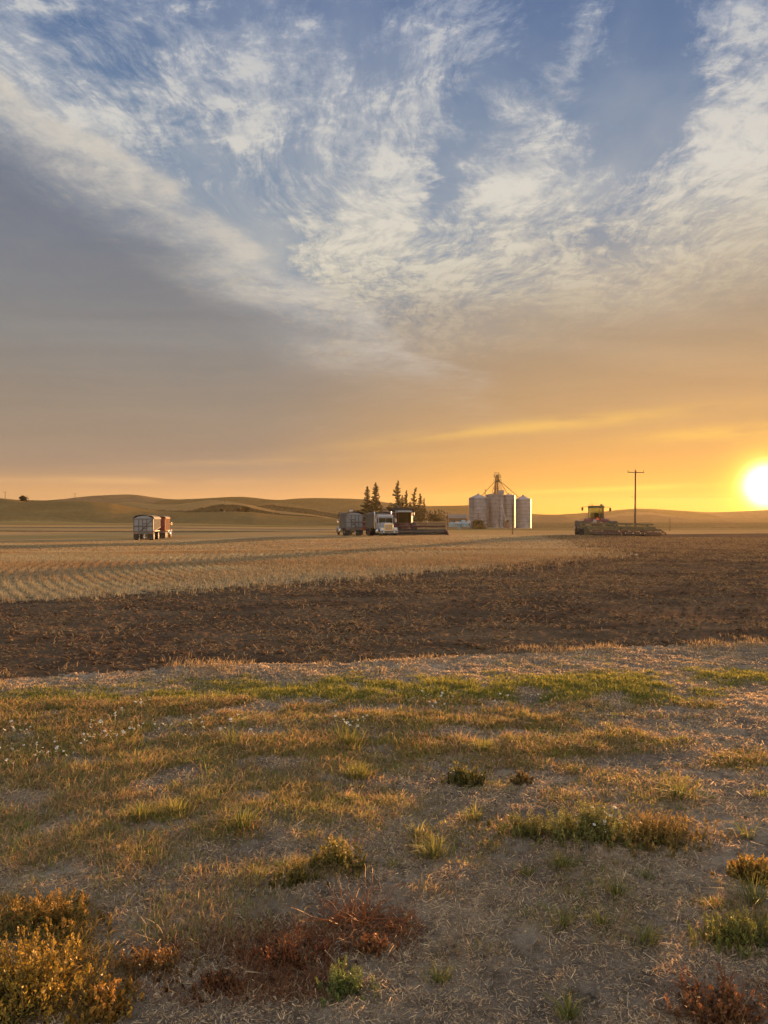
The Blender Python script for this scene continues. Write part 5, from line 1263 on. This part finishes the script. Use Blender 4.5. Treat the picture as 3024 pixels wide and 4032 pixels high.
leafy('weed_bush', 'low sprawling weed on the left of the dense green brown one', 'weed', 640, 1915, 60, .09, 18, (.09, .09, .02), (.30, .22, .06), 60, 36, .009, .5)

# dead tangled stems
def tangle(label, ud, vd, rpx, h, n, seed, mat, up=.3):
    r = np.random.default_rng(seed); x0, y0 = gp(ud, vd); rad = rpx / 1661 * y0; t = MB()
    for i in range(n):
        p = Vector((r.normal(0, .25) * rad, r.normal(0, .25) * rad, .01)) * (.35 if n < 30 else 1); d = Vector((r.normal(), r.normal() * .7, abs(r.normal(0, up)) + .12)).normalized(); L_ = rad * r.uniform(.4, 1.3); pts = [p]; th = r.uniform(.0012, .0026)
        for k in range(6):
            d = (d + Vector(r.normal(0, .28, 3)) + Vector((0, 0, -.05))).normalized(); p = p + d * L_ / 6; p.z = max(p.z, .006); p.z = min(p.z, h); pts.append(p)
        for k in range(6): t.tube(pts[k], pts[k + 1], th * (1 - k * .1), 4, th * (.9 - k * .1), False)
    o = t.build('dead_stems', mat); o.location = (x0, y0, gz(x0, y0)); return tag(o, label, 'dead plant')
tangle('large tangle of dead reddish stems above the red weeds', 760, 1990, 120, .12, 90, 21, M['redstalk'])
tangle('smaller rust coloured tangle right of the large dead tangle', 850, 2005, 50, .07, 40, 25, M['redstalk'])
tangle('few curved pale dead stems left of the large dead tangle', 350, 2040, 90, .14, 14, 22, M['stalk'], .8)
tangle('upright dead stalks standing before the curved pale stems', 430, 2070, 60, .16, 12, 23, M['stalk'], 2.2)
tangle('upright red brown dead stalks in the bottom right corner', 1560, 2150, 60, .24, 26, 24, M['redstalk'], 3.0)

# separate grass tufts
def tuft(label, ud, vd, wpx, h, n, seed, cA=(.11, .14, .03), cB=(.34, .27, .08)):
    r = np.random.default_rng(seed); x0, y0 = gp(ud, vd); rad = wpx / 2 / 1661 * y0
    a = r.uniform(0, 6.28, n); q = np.abs(r.normal(0, .4, n)) * rad; p = np.stack([q * np.cos(a), q * np.sin(a) * .8, np.zeros(n)], 1); p[:, 2] = ground_z(p[:, 0] + x0, p[:, 1] + y0) - gz(x0, y0)
    m = np.clip(r.random((n, 1)) ** 1.3, 0, 1); col = (np.array(cA) * (1 - m) + np.array(cB) * m) * r.uniform(.6, 1.35, (n, 1))
    o = blades(p, h * r.uniform(.45, 1.15, n), r.uniform(.0028, .0048, n), a + r.normal(0, .4, n), r.uniform(.15, 1.5, n), col, 'grass_tuft', M['blade'], None)
    o.location = (x0, y0, gz(x0, y0)); return tag(o, label, 'grass tuft', 'separate grass tufts on the verge')
for a in (('bright green tuft on the bare soil just left of the long mayweed clump', 1025, 1772, 60, .11, 80), ('dark green spiky tuft on open soil, centre of the foreground', 935, 1855, 78, .11, 120), ('tuft just up and left of the spiky central tuft', 900, 1815, 50, .09, 60),
          ('wide dark green tuft on the soil below the long mayweed clump', 1212, 1880, 80, .09, 110), ('small tuft with a tan base left of the wide dark green one', 1135, 1895, 50, .08, 50), ('thin tuft at centre right, in the middle of the bare soil', 1330, 1935, 70, .10, 60),
          ('sparse tuft with a sunlit base in the lower right', 1390, 1890, 40, .06, 40), ('low tuft among straw in the lower right centre', 1300, 2010, 60, .09, 60), ('orange green tuft left of the low lower right tuft', 1215, 2005, 50, .08, 44), ('sparse dry tuft below the low lower right tuft', 1395, 2045, 70, .08, 60),
          ('small tuft at the bottom, right of the little mayweed', 945, 2115, 60, .07, 60), ('flat tuft near the bottom edge, right of centre', 1225, 2195, 80, .07, 80), ('dark green tuft in front of the left grass, bright blades upright', 305, 1775, 70, .12, 110), ('second dark green tuft touching the upright bright one', 375, 1765, 70, .11, 100),
          ('tall green tuft left of centre with pale stalks', 520, 1800, 90, .13, 130), ('rounded green tuft at centre on the edge of the bare soil', 770, 1680, 75, .12, 120), ('tall wispy tuft with daisies at the front of the green band', 750, 1610, 80, .22, 110), ('tuft of tall blades in the green band right of the wispy one', 1040, 1625, 60, .12, 90),
          ('green tuft at the right, above the long mayweed clump', 1465, 1725, 100, .12, 130), ('bright broad bladed tuft at the right edge', 1612, 1810, 45, .14, 34), ('tuft at the right edge below the orange topped weed', 1625, 1950, 80, .13, 100), ('tall pale stalks in the left green band', 505, 1610, 50, .20, 40),
          ('tiny tuft right of the dark rounded weed', 1238, 1668, 30, .08, 30), ('pale leaning tuft at the far right above the broad bladed one', 1640, 1722, 60, .08, 40), ('small sprig at the lower left of the central spiky tuft', 850, 1875, 45, .07, 34), ('small green tuft just beyond the pale track on the left', 372, 1478, 40, .10, 50)):
    tuft(*a, seed=hash(a[1] * 7 + a[2]) % 9999)

# daisies: one plant, then copies
def daisy(seed, h=.13, n=4, head=.012):
    r = np.random.default_rng(seed); t = thing('daisy_plant', 'small white daisy plant flowering in the short green grass', 'flower', (0, 0, 0), 0, 'white daisies in the grass')
    tips = []
    for k in range(n):
        a = r.uniform(0, 6.28); L_ = h * r.uniform(.6, 1.1); tp_ = Vector((math.cos(a) * L_ * .45, math.sin(a) * L_ * .45, L_)); s = MB(); s.path([(0, 0, 0), tp_ * .5 + Vector((0, 0, L_ * .1)), tp_], .0014, 4); tips.append(tp_)
        for q in range(2): w = tp_ * r.uniform(.2, .8); e = Vector(r.normal(0, .014, 3)); s.tube(w, w + e, .0016, 4, .0005, False)
        s.build('stem', M['stalk2'], t)
    for tp_ in tips:
        tl = Matrix.Rotation(r.uniform(-.7, .7), 3, 'X') @ Matrix.Rotation(r.uniform(-.7, .7), 3, 'Y'); m = MB(); np_ = 12
        for k in range(np_):
            a = 2 * math.pi * k / np_; b = math.pi / np_ * .8; P = [tl @ Vector(v) + tp_ for v in ((math.cos(a) * head * .3, math.sin(a) * head * .3, .001), (math.cos(a - b) * head * .85, math.sin(a - b) * head * .85, 0), (math.cos(a) * head * 1.1, math.sin(a) * head * 1.1, -.001), (math.cos(a + b) * head * .85, math.sin(a + b) * head * .85, 0))]; m.add(P, [(0, 1, 2, 3)])
        fh = m.build('flower_head', M['petal'], t)
        MB().lathe([(head * .36, 0), (head * .3, head * .22), (head * .1, head * .34)], 10, tp_).build('flower_centre', M['yolk'], fh)
    return t
M['stalk2'] = leafmat('green_stalk', False, .2, (.12, .16, .05))
protos = [daisy(1), daisy(2, .15, 5), daisy(3, .11, 3)]
spots = [(40,1585),(60,1590),(20,1592),(52,1587),(300,1535),(315,1530),(230,1572),(245,1570),(215,1575),(205,1578),(270,1545),(15,1625),(45,1635),(75,1628),(90,1640),(20,1660),(110,1650),(190,1605),(215,1612),(240,1600),(255,1610),(180,1620),(285,1590),(300,1585),
         (345,1585),(360,1582),(420,1580),(445,1575),(480,1590),(510,1580),(520,1572),(740,1580),(752,1575),(765,1585),(775,1572),(920,1522),(932,1525),(948,1520),(960,1530),(970,1522),(940,1535),(1170,1506),(1078,1520),(1085,1518),(1295,1792),(1300,1815),(1262,1800),(1278,1790),(1315,1806),(730,1565),(130,1610),(150,1640),(410,1600),(560,1600)]
rd = random.Random(5)
for i, (u_, v_) in enumerate(spots):
    p = protos[i] if i < 3 else copy_tree(protos[rd.randrange(3)])
    x_, y_ = gp(u_ + rd.uniform(-6, 6), v_ + rd.uniform(-3, 3) + 8); s_ = rd.uniform(.6, 1.1); p.location = (x_, y_, gz(x_, y_)); p.rotation_euler = (0, 0, rd.uniform(0, 6.28)); p.scale = (s_, s_, s_)
    if 44 <= i <= 48: p['label'] = 'pale daisy head rising from the middle of the long mayweed clump'; p['group'] = 'daisies over the mayweed clump'

# ================================================================== evening haze: one closed box of even air round the whole place
HZ_TOP = max(55.0, float(GZ.max()) + 3); HZ_BOT = float(GZ.min()) - 1.0
hz = MB().bb((-1960, -1960, HZ_BOT), (1960, 1960, HZ_TOP)); m, nt, out = new_mat('haze_air')
v = nt.nodes.new('ShaderNodeVolumePrincipled'); v.inputs['Color'].default_value = (1.0, .80, .48, 1); v.inputs['Density'].default_value = .000035; v.inputs['Anisotropy'].default_value = .6
nt.links.new(v.outputs[0], out.inputs['Volume']); ho = hz.build('haze', m); ho['kind'] = 'stuff'; ho.display_type = 'WIRE'
